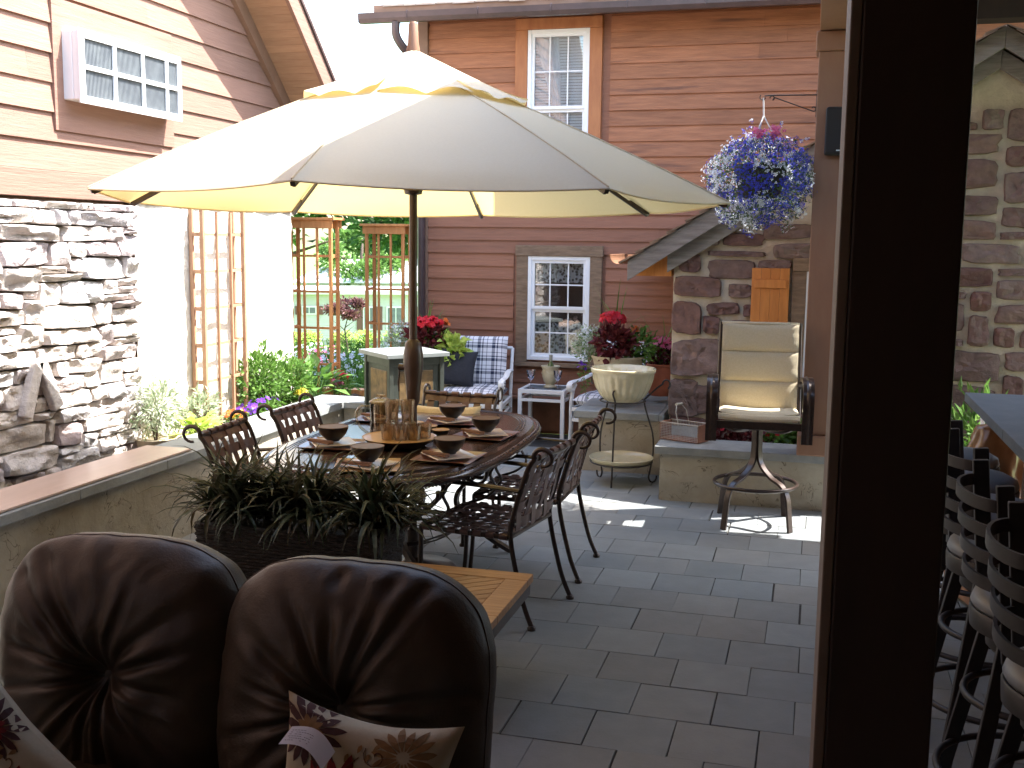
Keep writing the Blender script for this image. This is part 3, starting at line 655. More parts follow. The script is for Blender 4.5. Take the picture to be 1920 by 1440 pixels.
# gutter
mb = MB(); gy = HY-.42
prof = [(0, 0), (-.05, 0), (-.075, .035), (-.078, .085), (-.07, .085), (-.066, .04), (-.046, .008), (0, .008)]
mb.prism([(-4.07, gy+.05+a, 3.735+b) for a, b in prof], (8, 0, 0)); mb.box((-4.07, gy-.02, 3.74), (-4.065, gy+.05, 3.815))
mb.box((-4.07, gy+.045, 3.735), (3.93, gy+.052, 3.83)); g = b2(mb, 'gutter', 'black_trim', HS, HS)
for k in range(11):
    mb = MB(); x = -3.6+k*.66; mb.tube([(x, gy+.05, 3.83), (x, gy-.02, 3.83), (x, gy-.031, 3.80), (x, gy-.03, 3.76)], .004, 6); b2(mb, 'bracket', 'black_trim', g, HS)
mb = MB(); mb.tube(crv([(-3.72, gy+.02, 3.74), (-3.72, gy+.03, 3.62), (-3.66, gy+.12, 3.50), (-3.60, HY-.06, 3.42), (-3.60, HY-.06, 3.2)], 5), .038, 10)
mb.tube([(-3.60, HY-.06, 3.2), (-3.60, HY-.06, .05)], .036, 10); b2(mb, 'downspout', 'black_trim', HS, HS, smooth=50)
# roof with shingle courses
mb = MB(); dy, dz = .14, .105
for j in range(26):
    y0, z0 = HY-.38+j*dy, 3.88+j*dz; x = -3.95+R.uniform(0, .1)
    while x < 4:
        wd = R.uniform(.10, .22); o = R.uniform(-.012, .012)
        mb.add([(x, y0+o, z0+o*.75), (x+wd-.004, y0+o, z0+o*.75), (x+wd-.004, y0+o, z0+.016+o*.75), (x, y0+o, z0+.016+o*.75), (x+wd-.004, y0+dy+.02, z0+dz+.014), (x, y0+dy+.02, z0+dz+.014)],
               [(0, 1, 2, 3), (3, 2, 4, 5)], R.random()); x += wd
b2(mb, 'roof', 'roof_shingle', HS, HS)
def window(parent, root, x0, x1, z0, z1, y, rail, casing, cm, head=None, cols=3, rows=2, name='window', cover=None):
    wn = MB(); f = .035
    for a, b in (((x0, z0), (x0+f, z1)), ((x1-f, z0), (x1, z1)), ((x0+f, z0), (x1-f, z0+f)), ((x0+f, z1-f), (x1-f, z1))):
        wn.box((a[0], y-.03, a[1]), (b[0], y+.06, b[1]))
    wo = b2(wn, name, 'white_vinyl', parent, root, bevel=.003)
    cs = MB(); c = casing
    cs.box((x0-c, y-.035, z0-.02), (x0-.001, y+.02, z1+.001), .3); cs.box((x1+.001, y-.035, z0-.02), (x1+c, y+.02, z1+.001), .6)
    hd = head or 0
    cs.box((x0-c-hd, y-.042, z1+.002), (x1+c+hd, y+.02, z1+.10), .5); cs.box((x0-c-hd*.5, y-.06, z0-.06), (x1+c+hd*.5, y+.02, z0-.021), .4)
    b2(cs, 'casing', cm, parent, root, bevel=.004)
    for (a, b, yo) in ((rail, z1-f, .0), (z0+f, rail, .02)):
        sh = MB(); s_ = .028
        xa, xb = x0+f, x1-f
        sh.box((xa, y-.018+yo, a), (xa+s_, y+.012+yo, b)); sh.box((xb-s_, y-.018+yo, a), (xb, y+.012+yo, b))
        sh.box((xa+s_, y-.018+yo, a), (xb-s_, y+.012+yo, a+s_)); sh.box((xa+s_, y-.018+yo, b-s_), (xb-s_, y+.012+yo, b))
        for k in range(1, cols):
            x = xa+(xb-xa)*k/cols; sh.box((x-.006, y-.004+yo, a+s_), (x+.006, y+.008+yo, b-s_))
        for k in range(1, rows):
            z = a+(b-a)*k/rows; sh.box((xa+s_, y-.0035+yo, z-.006), (xb-s_, y+.0075+yo, z+.006))
        so = b2(sh, 'sash', 'white_vinyl', wo, root)
        gl = MB(); gl.box((xa+s_-.002, y-.001+yo, a+s_-.002), (xb-s_+.002, y+.003+yo, b-s_+.002)); b2(gl, 'pane', 'glass', wo, root)
    return wo
rail1 = 2.99; rail2 = 1.175
w1 = window(HS, HS, *W1, HY-.01, rail1, .115, 'orange_trim')
w2 = window(HS, HS, *W2, HY-.01, rail2, .11, 'grey_wood', head=.01)
mb = MB(); z = W1[2]+.05
while z < W1[3]-.04: mb.box((W1[0]+.04, HY+.045, z), (W1[1]-.04, HY+.052, z+.022)); z += .026
b2(mb, 'blind', 'blind', w1, HS)
mb = MB(); mb.grid(lambda u, v: (-2.32+.03*sin(v*3)-u*(.02+.22*v)+.1*u*(1-v), HY+.038+.003*sin(u*22), 2.4+v*1.25), 24, 10); b2(mb, 'curtain', 'blind', w1, HS)
mb = MB(); mb.grid(lambda u, v: (W2[0]+.04+u*.51, HY+.09+.008*sin(u*40), 1.42+v*.22), 40, 2)
mb.grid(lambda u, v: (W2[0]+.04+u*.51, HY+.09+.008*sin(u*40), .74+v*.30), 40, 2); b2(mb, 'lace_curtain', 'lace', w2, HS)

# ------------------------------------------------------------------ stone wing
SY = 8.40; SWX = -1.045; AX = 1.18
SW = thing('stone_wing', 'fieldstone gabled wing with weathered roof edge, orange shutter and small window', 'building', (1, SY, 0))
def rake(x): return 3.12 - .64*abs(x-AX)           # underside of the rake
WN = (-.147+.10, .54, .80, 1.60)
mb = MB(); ys = SY+.004
mb.prism([(SWX+.01, ys, 0), (3.4, ys, 0), (3.4, ys, rake(3.4)-.01), (AX, ys, rake(AX)-.01), (SWX+.01, ys, rake(SWX)-.01)], (0, .08, 0))
mb.box((SWX+.01, SY+.09, 0), (3.4, HY-.03, rake(SWX)-.05)); b2(mb, 'mortar_bed', 'mortar', SW, SW)
mb = MB(); rr = random.Random(23)
EX = [(325,150,430,245),(450,183,660,270),(310,255,520,350),(545,285,650,350),(305,365,440,515),(455,365,600,425),(610,372,650,430),(440,425,520,510),(530,440,655,505),(305,525,545,695),(303,700,440,880),(440,80,505,130),(390,105,440,140),(515,70,695,130),(450,145,705,175),(725,110,925,180),(680,30,895,100),(665,180,810,225),(900,0,930,30),(905,60,930,115),(560,525,650,690)]
for q in EX:        # the stones round the corner one can tell apart
    ux = lambda a: SWX+(a-308)/2.25*.00398+.005; uz = lambda b: 1.8-((400+b/2.25)-452)*.00398-(.0)
    x0, x1_, z0, z1_ = ux(q[0]), ux(q[2]), uz(q[3]), uz(q[1]); stone(mb, rr, x0, z0, x1_-x0, z1_-z0, rr.uniform(.028, .05), lambda a, b, d: (a, SY-d, b), .010, 6, .17, rough_=.5)
for u, v, ww, hh in pack(rr, 4.5, 3.3, .085, (2, 6), (1, 2, 2, 3, 3)):
    x0, z0 = SWX+u, .05+v
    if x0 < -.03 and z0+hh > (.80 if x0 < -.40 else 1.08): continue
    if ww < .1 or z0+hh > rake(x0+ww/2)+.02 or z0+hh*.8 > min(rake(x0), rake(x0+ww))-.03: continue
    if x0 < WN[1]+.06 and x0+ww > WN[0]-.12 and z0+hh > WN[2]-.06 and z0 < WN[3]+.12:
        if x0 < WN[0]-.12-.06: ww = WN[0]-.12-x0
        else: continue
    g = .028 if hh > .08 else .022
    stone(mb, rr, x0, z0, ww, hh, rr.uniform(.022, .045), lambda a, b, d: (a, SY-d, b), g, 6, .18, rough_=.5)
for z0, hh, ww in ((.42, .28, .30), (.715, .26, .58), (.985, .25, .30), (1.245, .17, .46)):    # big corner stones
    pass
b2(mb, 'fieldstone', 'fieldstone', SW, SW, smooth=24)
# roof: rake boards, shingle courses
def rkp(x, y, up): s_ = 1 if x < AX else -1; n_ = Vector((-.64*s_, 0, 1)).normalized(); return Vector((x, y, rake(x))) + n_*up
for sg, xe in ((1, -1.36), (-1, 3.72)):
    nr = Vector((-.64*sg, 0, 1)).normalized()
    ck = sqrt(1+.64**2)
    for yb, lo, hi, th, nm in ((SY-.215, .015*ck, .14*ck, .03, 'rake_board'), (SY-.10, -.085*ck, .022*ck, .05, 'frieze_board')):
        x_s = xe if nm == 'rake_board' else (SWX-.03 if sg > 0 else 3.4); AXm = AX-.001*sg
        mb = MB(); mb.prism([(x_s, yb, rake(x_s)+lo), (AXm, yb, rake(AX)+lo), (AXm, yb, rake(AX)+hi), (x_s, yb, rake(x_s)+hi)], (0, th, 0), R.random()); b2(mb, nm, 'greywood_x', SW, SW, bevel=.003)
    mb = MB(); n_ = 22; 
    for j in range(n_):
        s0 = j/n_; xa = xe-.05*sg + (AX-xe+.05*sg)*s0; xb = xa + (AX-xe)/n_*1.55
        if (xb-AX)*sg > 0: xb = AX
        yb = SY-.255
        while yb < HY-.05:
            wd = R.uniform(.12, .26); o = R.uniform(-.012, .012)
            p = [Vector((xa+o, yb, rake(xa+o)+.152*ck)), Vector((xb, yb, rake(xb)+.137*ck))]
            q = [v+nr*.017 for v in p]; wv = Vector((0, min(wd-.004, HY-.03-yb), 0))
            mb.add([p[0], p[1], q[1]-nr*.012, q[0], p[0]+wv, p[1]+wv, q[1]+wv-nr*.012, q[0]+wv], [(0, 1, 2, 3), (0, 3, 7, 4), (3, 2, 6, 7), (4, 7, 6, 5)], R.random()); yb += wd
    b2(mb, 'roof', 'grey_wood', SW, SW)
    mb = MB(); mb.prism([(xe+.02*sg, SY-.18, rake(xe+.02*sg)+.12*ck), (AX-.001*sg, SY-.18, rake(AX)+.12*ck), (AX-.001*sg, SY-.18, rake(AX)+.135*ck), (xe+.02*sg, SY-.18, rake(xe+.02*sg)+.135*ck)], (0, HY-SY+.13, 0)); b2(mb, 'roof_deck', 'grey_wood', SW, SW)
mb = MB(); mb.prism([(-1.345, SY-.03, 1.545), (-1.05, SY-.03, 1.545), (-1.05, SY-.03, 1.77), (-1.345, SY-.03, 1.60)], (0, 1.2, 0)); b2(mb, 'eave_box', 'shutter_wood', SW, SW)
mb = MB()
for k in range(10):
    a0, a1 = pi+pi*k/10, pi+pi*(k+1)/10; r = .068
    pts = [(-1.425+cos(a)*q, 0, 1.70+sin(a)*q) for a, q in ((a0, r), (a1, r), (a1, r-.004), (a0, r-.004))]
    mb.prism([(x, SY-.24, z) for x, _, z in pts], (0, 1.55, 0))
mb.tube([(-1.425-.068, SY-.24, 1.702), (-1.425-.068, SY+1.3, 1.702)], .007, 6); mb.tube([(-1.425+.068, SY-.24, 1.702), (-1.425+.068, SY+1.3, 1.702)], .006, 6)
b2(mb, 'gutter', 'copper', SW, SW)
window(SW, SW, WN[0], WN[1], WN[2], WN[3], SY-.02, 1.2, .10, 'grey_wood', cols=2, rows=2)
mb = MB(); mb.box((WN[0], SY+.06, WN[2]), (WN[1], SY+.07, WN[3])); b2(mb, 'dark_room_sheet', 'interior', SW, SW)  # dark sheet standing for the unlit room behind the wing window
for x0 in (-.442, WN[1]+.13):
    mb = MB()
    for k in range(4): mb.box((x0+k*.0685, SY-.075, .98), (x0+k*.0685+.0675, SY-.052, 1.622), R.random())
    sh = b2(mb, 'shutter', 'shutter_wood', SW, SW, bevel=.003)
    for zb_ in (1.475, 1.03):
        mb = MB(); mb.box((x0+.02, SY-.095, zb_), (x0+.25, SY-.076, zb_+.062), .7); bt = b2(mb, 'batten', 'shutter_wood', sh, SW, bevel=.003)

# ------------------------------------------------------------------ covered porch: posts, beams, roof
PR = thing('porch_roof', 'high roof of the covered patio with brown beams, out over the viewer, its unseen near part stretched to darken the sofa', 'roof', (1, 3, 3.2))
mb = MB(); mb.box((-.93, 3.2, 3.74), (4.2, 7.74, 3.86)); mb.box((-3.3, -1.8, 3.0), (4.2, 3.2, 3.12)); b2(mb, 'ceiling', 'brown_trim', PR, PR)  # near slab, out of view, is widened over the sofa to darken it
mb = MB(); mb.box((-.03, 3.3, 3.16), (.20, 7.62, 3.44)); b2(mb, 'beam', 'post_brown', PR, PR, bevel=.004)
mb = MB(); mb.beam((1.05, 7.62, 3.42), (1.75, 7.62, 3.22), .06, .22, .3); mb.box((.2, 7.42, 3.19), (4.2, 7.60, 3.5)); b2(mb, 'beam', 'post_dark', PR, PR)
RW = thing('rear_wall', 'unseen dark brown walls closing the covered patio, added to keep the seating dark', 'wall', (0, -1.6, 0))
mb = MB(); mb.box((-4.2, -1.75, 0), (4.2, -1.6, 3.0)); mb.box((4.05, -1.6, 0), (4.2, 6.5, 3.7)); b2(mb, 'wall_panel', 'brown_trim', RW, RW)  # rear and right walls, out of view, added to hold light off the seating
FP = thing('porch_post', 'brown square post standing on the seat wall behind the bar chair', 'post', (.085, 7.56, .39))
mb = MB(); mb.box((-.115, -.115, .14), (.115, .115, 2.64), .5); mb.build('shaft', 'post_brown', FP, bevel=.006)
mb = MB(); mb.box((-.14, -.14, .001), (.14, .14, .14), .5); mb.build('base', 'post_brown', FP, bevel=.01)
mb = MB(); mb.box((-.135, -.135, 2.64), (.135, .135, 2.765), .5); mb.build('capital', 'post_brown', FP, bevel=.008)
NP = thing('porch_post', 'massive near black post close to the viewer between patio and bar', 'post', (.165, 2.19, 0))
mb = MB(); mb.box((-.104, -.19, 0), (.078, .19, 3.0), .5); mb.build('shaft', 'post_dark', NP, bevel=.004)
mb = MB(); mb.box((-.124, -.188, 0), (-.1045, .188, 3.0), .5); mb.build('lit_side_strip', 'lit_side', NP, bevel=.003)  # pale strip stands for the post's left face in courtyard light
SP = thing('loudspeaker', 'small black loudspeaker mounted high on the brown post', 'loudspeaker', (.115, 7.42, 2.37))
mb = MB(); mb.box((-.085, -.09, 0), (.085, .02, .30)); mb.build('cabinet', 'speaker', SP, bevel=.018)
mb = MB(); mb.box((-.012, -.093, .022), (.018, -.0905, .030)); mb.build('badge', 'badge', SP)
mb = MB(); mb.box((-.075, -.0895, .04), (.075, -.0885, .29)); mb.build('grille', 'speaker', SP)
# ================================================================== FURNITURE
R = random.Random(31)
TC = (-2.02, 5.36)
def sup(th, a, b, e=3.0):
    c, s_ = cos(th), sin(th); return (a*math.copysign(abs(c)**(2/e), c), b*math.copysign(abs(s_)**(2/e), s_))
T = thing('dining_table', 'dark bronze oval dining table with rope edge laid with bowls', 'table', (TC[0], TC[1], 0))
def slab(mb, a, b, prof, n=96):
    vs = []
    for ins, z in prof:
        for k in range(n): x, y = sup(2*pi*k/n, a-ins, b-ins); vs.append((x, y, z))
    fs = [(i*n+k, i*n+(k+1) % n, (i+1)*n+(k+1) % n, (i+1)*n+k) for i in range(len(prof)-1) for k in range(n)]
    fs.append(tuple(range((len(prof)-1)*n, len(prof)*n))); fs.append(tuple(range(n))[::-1]); mb.add(vs, fs)
A_, B_ = .585, 1.03
mb = MB(); slab(mb, A_, B_, [(.07, .700), (.03, .703), (.025, .745), (.03, .752), (.036, .760)]); top = mb.build('table_top', 'table_top', T, smooth=35)
mb = MB()
for k, ins in enumerate((.075, .092, .109)):
    pts = [(*sup(2*pi*i/120, A_-ins, B_-ins), .7612) for i in range(120)]; mb.tube(pts, .0022, 5, closed=True)
mb.build('inlay', 'bronze', top)
mb = MB(); n = 190
for i in range(n):
    x, y = sup(2*pi*i/n, A_-.012, B_-.012); x2, y2 = sup(2*pi*(i+.9)/n, A_-.012, B_-.012)
    a = Vector((x*1.012, y*1.008, .751)); b = Vector((x2*1.0, y2*1.0, .704)); mb.tube([a, (a+b)/2+Vector((x*.016, y*.010, 0)), b], [.005, .0095, .006], 6)
pts = [(*sup(2*pi*i/120, A_-.012, B_-.012), .728) for i in range(120)]; mb.tube(pts, .023, 8, closed=True)
mb.build('rope_edge', 'table_top', T, smooth=True)
for sy in (-.48, .48):
    for sx in (-1, 1):
        mb = MB(); pts = crv([(sx*.30, sy*1.15, .70), (sx*.36, sy*1.1, .62), (sx*.26, sy, .50), (sx*.12, sy*.9, .38), (sx*.12, sy*.9, .26), (sx*.26, sy, .12), (sx*.36, sy*1.1, .04), (sx*.40, sy*1.15, .012)], 5)
        mb.ribbon(pts, (0, .022, 0), .022); mb.build('leg', 'bronze', T, smooth=40)
mb = MB(); mb.tube([(cos(t/24*2*pi)*.22, sin(t/24*2*pi)*.36, .26) for t in range(24)], .012, 8, closed=True)
mb.beam((-.3, 0, .705), (.3, 0, .705), .04, .02); mb.beam((0, -.6, .7), (0, .6, .7), .04, .02); mb.build('stretcher', 'bronze', T, smooth=50)

# umbrella ------------------------------------------------------------
U = thing('patio_umbrella', 'large octagonal cream umbrella with vented top rising through the dining table', 'umbrella', (TC[0], TC[1], 0))
RR, ZR, A0, TY, TX = 1.612, 1.994, radians(-85.73), -.015, .004
def zc(r):
    q = r/RR; return ZR + .705*(1-q) + .10*q*(1-q)
def rib_pt(k, r, dz=0):
    a = A0+k*pi/4; x, y = r*cos(a), r*sin(a); return Vector((x, y, zc(r)+TX*x+TY*y+dz))
mb = MB(); N = 12; MS = 10
for k in range(8):
    def fn(u, v, k=k):
        r = .10+(RR-.10)*v; p = rib_pt(k, r)*(1-u)+rib_pt(k+1, r)*u
        sag = -.055*v*(1-v*.35)*4*u*(1-u)*r/RR + .004*sin(u*9+v*14+k)*v*(1-v) ; c = p*(1+.0) ; c.z += sag*.55
        if v > .92: c.x *= 1-.035*4*u*(1-u)*(v-.92)/.08; c.y *= 1-.035*4*u*(1-u)*(v-.92)/.08
        return c
    mb.grid(fn, N, 18, R.random())
cn = mb.build('canopy', 'canvas', U, smooth=30)
mb = MB()
for k in range(8):
    mb.tube([rib_pt(k, r, .004) for r in (.1, .5, .9, 1.3, RR)], .0035, 5)
    a_, b_ = rib_pt(k, RR), rib_pt(k+1, RR)
    pts = []
    for i in range(9):
        u = i/8; p = a_*(1-u)+b_*u; f_ = 1-.035*4*u*(1-u); pts.append(Vector((p.x*f_, p.y*f_, p.z-.055*.65*4*u*(1-u)*.55-.004)))
    mb.tube(pts, .0045, 5)
mb.build('seam', 'canvas', cn)
mb = MB(); RV = .60
def vent(k, u, v):
    r = .012+(RV-.012)*v; a = A0+k*pi/4
    p = Vector((r*cos(a), r*sin(a), 0))*(1-u)+Vector((r*cos(a+pi/4), r*sin(a+pi/4), 0))*u
    zz_ = zc(r*.98)+TX*p.x+TY*p.y + .055*(1-v)**1.2 + .012
    zz_ += (v**5)*(.026*abs(sin(u*pi*2.0+k*.7)) + .012*nz(p.x*6, p.y*6, 3)) - .012*4*u*(1-u)*v
    return (p.x, p.y, zz_)
for k in range(8): mb.grid(lambda u, v, k=k: vent(k, u, v), 14, 10, R.random())
mb.build('vent_cap', 'canvas', U, smooth=40)
mb = MB(); mb.lathe([(.0, .165), (.018, .163), (.024, .15), (.028, .06), (.034, .03), (.034, .0), (0, 0)], 16, (0, 0, 2.735)); mb.build('finial', 'post_brown', U, smooth=40)
mb = MB(); mb.tube([(0, 0, .03), (0, 0, 2.75)], .0205, 16); mb.build('pole', 'pole_brown', U, smooth=40)
for k in range(8):
    mb = MB(); pr_ = [rib_pt(k, r, -.028) for r in (.06, .4, .8, 1.2, RR-.02)]; [mb.beam(pr_[i], pr_[i+1], .014, .020) for i in range(4)]; mb.beam(rib_pt(k, RR-.16, -.022), rib_pt(k, RR-.01, -.020), .022, .022)
    rb = mb.build('rib', 'bronze', U, bevel=.002)
    mb = MB(); mb.beam((.03*cos(A0+k*pi/4), .03*sin(A0+k*pi/4), 2.06), rib_pt(k, .8, -.03), .012, .016); mb.build('strut', 'bronze', rb)
mb = MB(); mb.lathe([(.021, 0), (.045, .005), (.05, .03), (.045, .06), (.021, .065)], 16, (0, 0, 2.03)); mb.build('hub', 'bronze', U, smooth=40)
mb = MB(); mb.lathe([(.0205, .92), (.034, .95), (.038, 1.02), (.046, 1.09), (.053, 1.14), (.052, 1.20), (.042, 1.26), (.028, 1.275), (.0205, 1.28)], 20)
cr_ = mb.build('crank_housing', 'pole_brown', U, smooth=50)
mb = MB(); mb.tube([(-.035, -.01, 1.13), (-.075, -.01, 1.13)], .018, 12); mb.tube([(-.072, -.01, 1.13), (-.080, -.012, 1.05), (-.076, -.014, 1.0)], .005, 8); mb.build('crank_handle', 'bronze', cr_, smooth=40)
mb = MB(); mb.lathe([(.24, 0), (.25, .02), (.22, .05), (.06, .08), (.035, .10), (.035, .25), (.022, .26)], 28); mb.build('base', 'bronze', U, smooth=40)

# strap chair ---------------------------------------------------------
def strap_chair(label, group, loc, rz):
    t = thing('strap_chair', label, 'chair', loc, rz, group)
    def side(sx):
        fr = MB(); x = .245*sx
        rear = crv([(x*1.02, -.37, .012), (x, -.315, .15), (x*.99, -.255, .42), (x*.99, -.275, .56), (x*1.0, -.335, .75), (x*1.02, -.37, .81)], 6)
        sc = [Vector((x*1.03, -.37-.045+.045*cos(a), .81+.012+.040*sin(a)*1.0)) for a in [radians(q) for q in range(0, 290, 20)]]
        fr.tube(rear+sc, [.0125]*len(rear)+[.0125-.006*i/len(sc) for i in range(len(sc))], 8, flat=(1, .85)); fr.lathe([(0.02, 0), (.021, .012), (.013, .022)], 12, (x*1.02, -.37, 0)); return fr
    for sx in (-1, 1): side(sx).build('back_post', 'bronze', t, smooth=50)
    for sx in (-1, 1):
        m_ = MB(); x = .25*sx
        m_.tube(crv([(x, .235, .012), (x, .22, .2), (x, .215, .43)], 4), .012, 8); m_.lathe([(.019, 0), (.02, .012), (.012, .022)], 12, (x, .235, 0)); m_.build('front_leg', 'bronze', t, smooth=50)
    for sx in (-1, 1):
        m_ = MB(); x = .262*sx
        arm = crv([(x*.95, -.30, .655), (x, -.15, .665), (x*1.02, .05, .668), (x*1.03, .17, .66)], 5)
        sc = [Vector((x*1.03, .175+.062*sin(a), .598+.062*cos(a))) for a in [radians(q) for q in range(15, 300, 17)]]
        m_.tube(arm+sc, [.013]*len(arm)+[.014-.004*i/len(sc) for i in range(len(sc))], 8, flat=(1.7, .8))
        m_.tube(crv([(x*.96, .20, .44), (x*1.0, .12, .47), (x*1.01, .06, .53), (x*1.01, .09, .60), (x*1.01, .05, .66)], 5), .009, 8, flat=(1.2, .8)); m_.build('arm', 'bronze', t, smooth=50)
    m_ = MB(); m_.tube([(-.25, .215, .43), (.25, .215, .43)], .012, 8)
    m_.tube([(-.245, -.255, .43), (.245, -.255, .43)], .012, 8)
    for sx in (-1, 1): m_.tube(crv([(sx*.248, -.255, .43), (sx*.25, 0, .425), (sx*.25, .215, .43)], 4), .012, 8)
    m_.build('seat_frame', 'bronze', t, smooth=50); m_ = MB()
    m_.tube(crv([(-.25, -.372, .818), (0, -.386, .808), (.25, -.372, .818)], 6), .0135, 8); m_.build('top_rail', 'bronze', t, smooth=50); m_ = MB(); m_.tube([(-.243, -.265, .49), (.243, -.265, .49)], .010, 8)
    m_.build('lower_rail', 'bronze', t, smooth=50)
    # woven straps
    def wov(S, us, vs, wu, wv, nu=44, nv=44, amp=.0042, e=(0, 1)):
        m_ = MB()
        def nrm(u, v):
            a = Vector(S(u+.01, v))-Vector(S(u-.01, v)); b = Vector(S(u, v+.01))-Vector(S(u, v-.01)); return a.cross(b).normalized()
        for i, u in enumerate(us):
            pts = []; ws = []
            for k in range(nv+1):
                v = e[0]+(e[1]-e[0])*k/nv
                ph = 0
                for j in range(len(vs)-1):
                    if vs[j] <= v <= vs[j+1]: ph = j+(v-vs[j])/(vs[j+1]-vs[j]); break
                else: ph = 0 if v < vs[0] else len(vs)-1
                pts.append(Vector(S(u, v)) + nrm(u, v)*amp*cos(pi*(ph+i))); d = Vector(S(u+.02, v))-Vector(S(u-.02, v)); ws.append(d.normalized()*wu/2)
            m_.ribbon(pts, ws, .0025, R.random())
        for j, v in enumerate(vs):
            pts = []; ws = []
            for k in range(nu+1):
                u = -1+2*k/nu; ph = 0
                for i in range(len(us)-1):
                    if us[i] <= u <= us[i+1]: ph = i+(u-us[i])/(us[i+1]-us[i]); break
                else: ph = 0 if u < us[0] else len(us)-1
                pts.append(Vector(S(u, v)) - nrm(u, v)*amp*cos(pi*(ph+j))); d = Vector(S(u, v+.02))-Vector(S(u, v-.02)); ws.append(d.normalized()*wv/2)
            m_.ribbon(pts, ws, .0025, R.random())
        return m_
    prof = crv([(0, -.262, .45), (0, -.275, .55), (0, -.335, .745), (0, -.382, .822)], 10)
    def SB(u, v):
        f = max(0, min(.9999, v))*(len(prof)-1); i = int(f); q = prof[i]*(1-f+i)+prof[min(i+1, len(prof)-1)]*(f-i)
        return (u*.247, q.y - .014*(1-u*u), q.z + (v-max(0, min(.9999, v)))*.4)
    m_ = wov(SB, [-.80, -.48, -.16, .16, .48, .80], [.17, .38, .59, .80], .046, .046, e=(.03, .99))
    for u in (-.80, -.48, -.16, .16, .48, .80): m_.tube([(u*.247-.023, -.380, .817), (u*.247+.023, -.380, .817)], .0165, 10, R.random())
    m_.build('back_straps', 'strap', t, smooth=45)
    def SS(u, v): return (u*.249, -.262+.485*v, .445 - .018*(1-u*u)*(1-(2*v-1)**2) + (.0 if v < .9 else -(v-.9)*.12))
    m_ = wov(SS, [-.82, -.547, -.273, 0, .273, .547, .82], [.08, .22, .36, .50, .64, .78, .92], .040, .040)
    for v in (.08, .22, .36, .50, .64, .78, .92):
        for sx in (-1, 1): m_.tube([(sx*.25, -.262+.485*v-.02, .43), (sx*.25, -.262+.485*v+.02, .43)], .0162, 10, R.random())
    for u in (-.82, -.547, -.273, 0, .273, .547, .82): m_.tube([(u*.249-.02, .215, .43), (u*.249+.02, .215, .43)], .016, 10, R.random())
    m_.build('seat_straps', 'strap', t, smooth=45)
    return t
G = 'woven strap armchairs around the dining table'
ch = strap_chair('brown strap armchair with scrolled arms on the paved side, nearer the coffee table', G, (-1.52, 5.02, 0), pi/2-.15)
dup(ch, (-1.50, 5.73, 0), pi/2, 'brown strap armchair on the paved side of the table, closer to the iron bowl stand')
dup(ch, (-2.56, 5.00, 0), -pi/2+.05, 'brown strap chair back against the seat wall, nearer to the stacked stone wall')
dup(ch, (-2.53, 5.70, 0), -pi/2-.02, 'brown strap chair back against the seat wall, beside the pansies')
dup(ch, (-2.17, 6.20, 0), pi-.05, 'brown strap armchair at the far table end holding a beige pillow')

def cushion(mb, w, h, t, mtx, nu=20, nv=20, e=3.4, dog=.10, wr=.006, seed=0, uv=False):
    """soft square pillow, both faces"""
    for sg in (1, -1):
        def fn(u, v, sg=sg):
            a, b = 2*u-1, 2*v-1; f = (max(0, 1-abs(a)**e)*max(0, 1-abs(b)**e))**.55
            k = 1-dog*(1-abs(b)**2)*abs(a)**6; l = 1-dog*(1-abs(a)**2)*abs(b)**6
            z = t/2*f*sg + wr*nz(a*3+seed, b*3, seed)*f
            return mtx @ Vector((a*w/2*k, z, b*h/2*l))
        mb.grid(fn if sg < 0 else (lambda u, v, fn=fn: fn(1-u, v)), nu, nv, .5, uv)
BP = thing('throw_pillow', 'beige pillow lying on the seat of the far strap chair', 'pillow', (-2.12, 6.16, .50), .15)
mb = MB(); cushion(mb, .44, .34, .13, Matrix.Translation((0, 0, .14)) @ Matrix.Rotation(radians(-20), 4, 'X'), wr=.012); mb.build('cover', 'beige_fabric', BP, smooth=True)

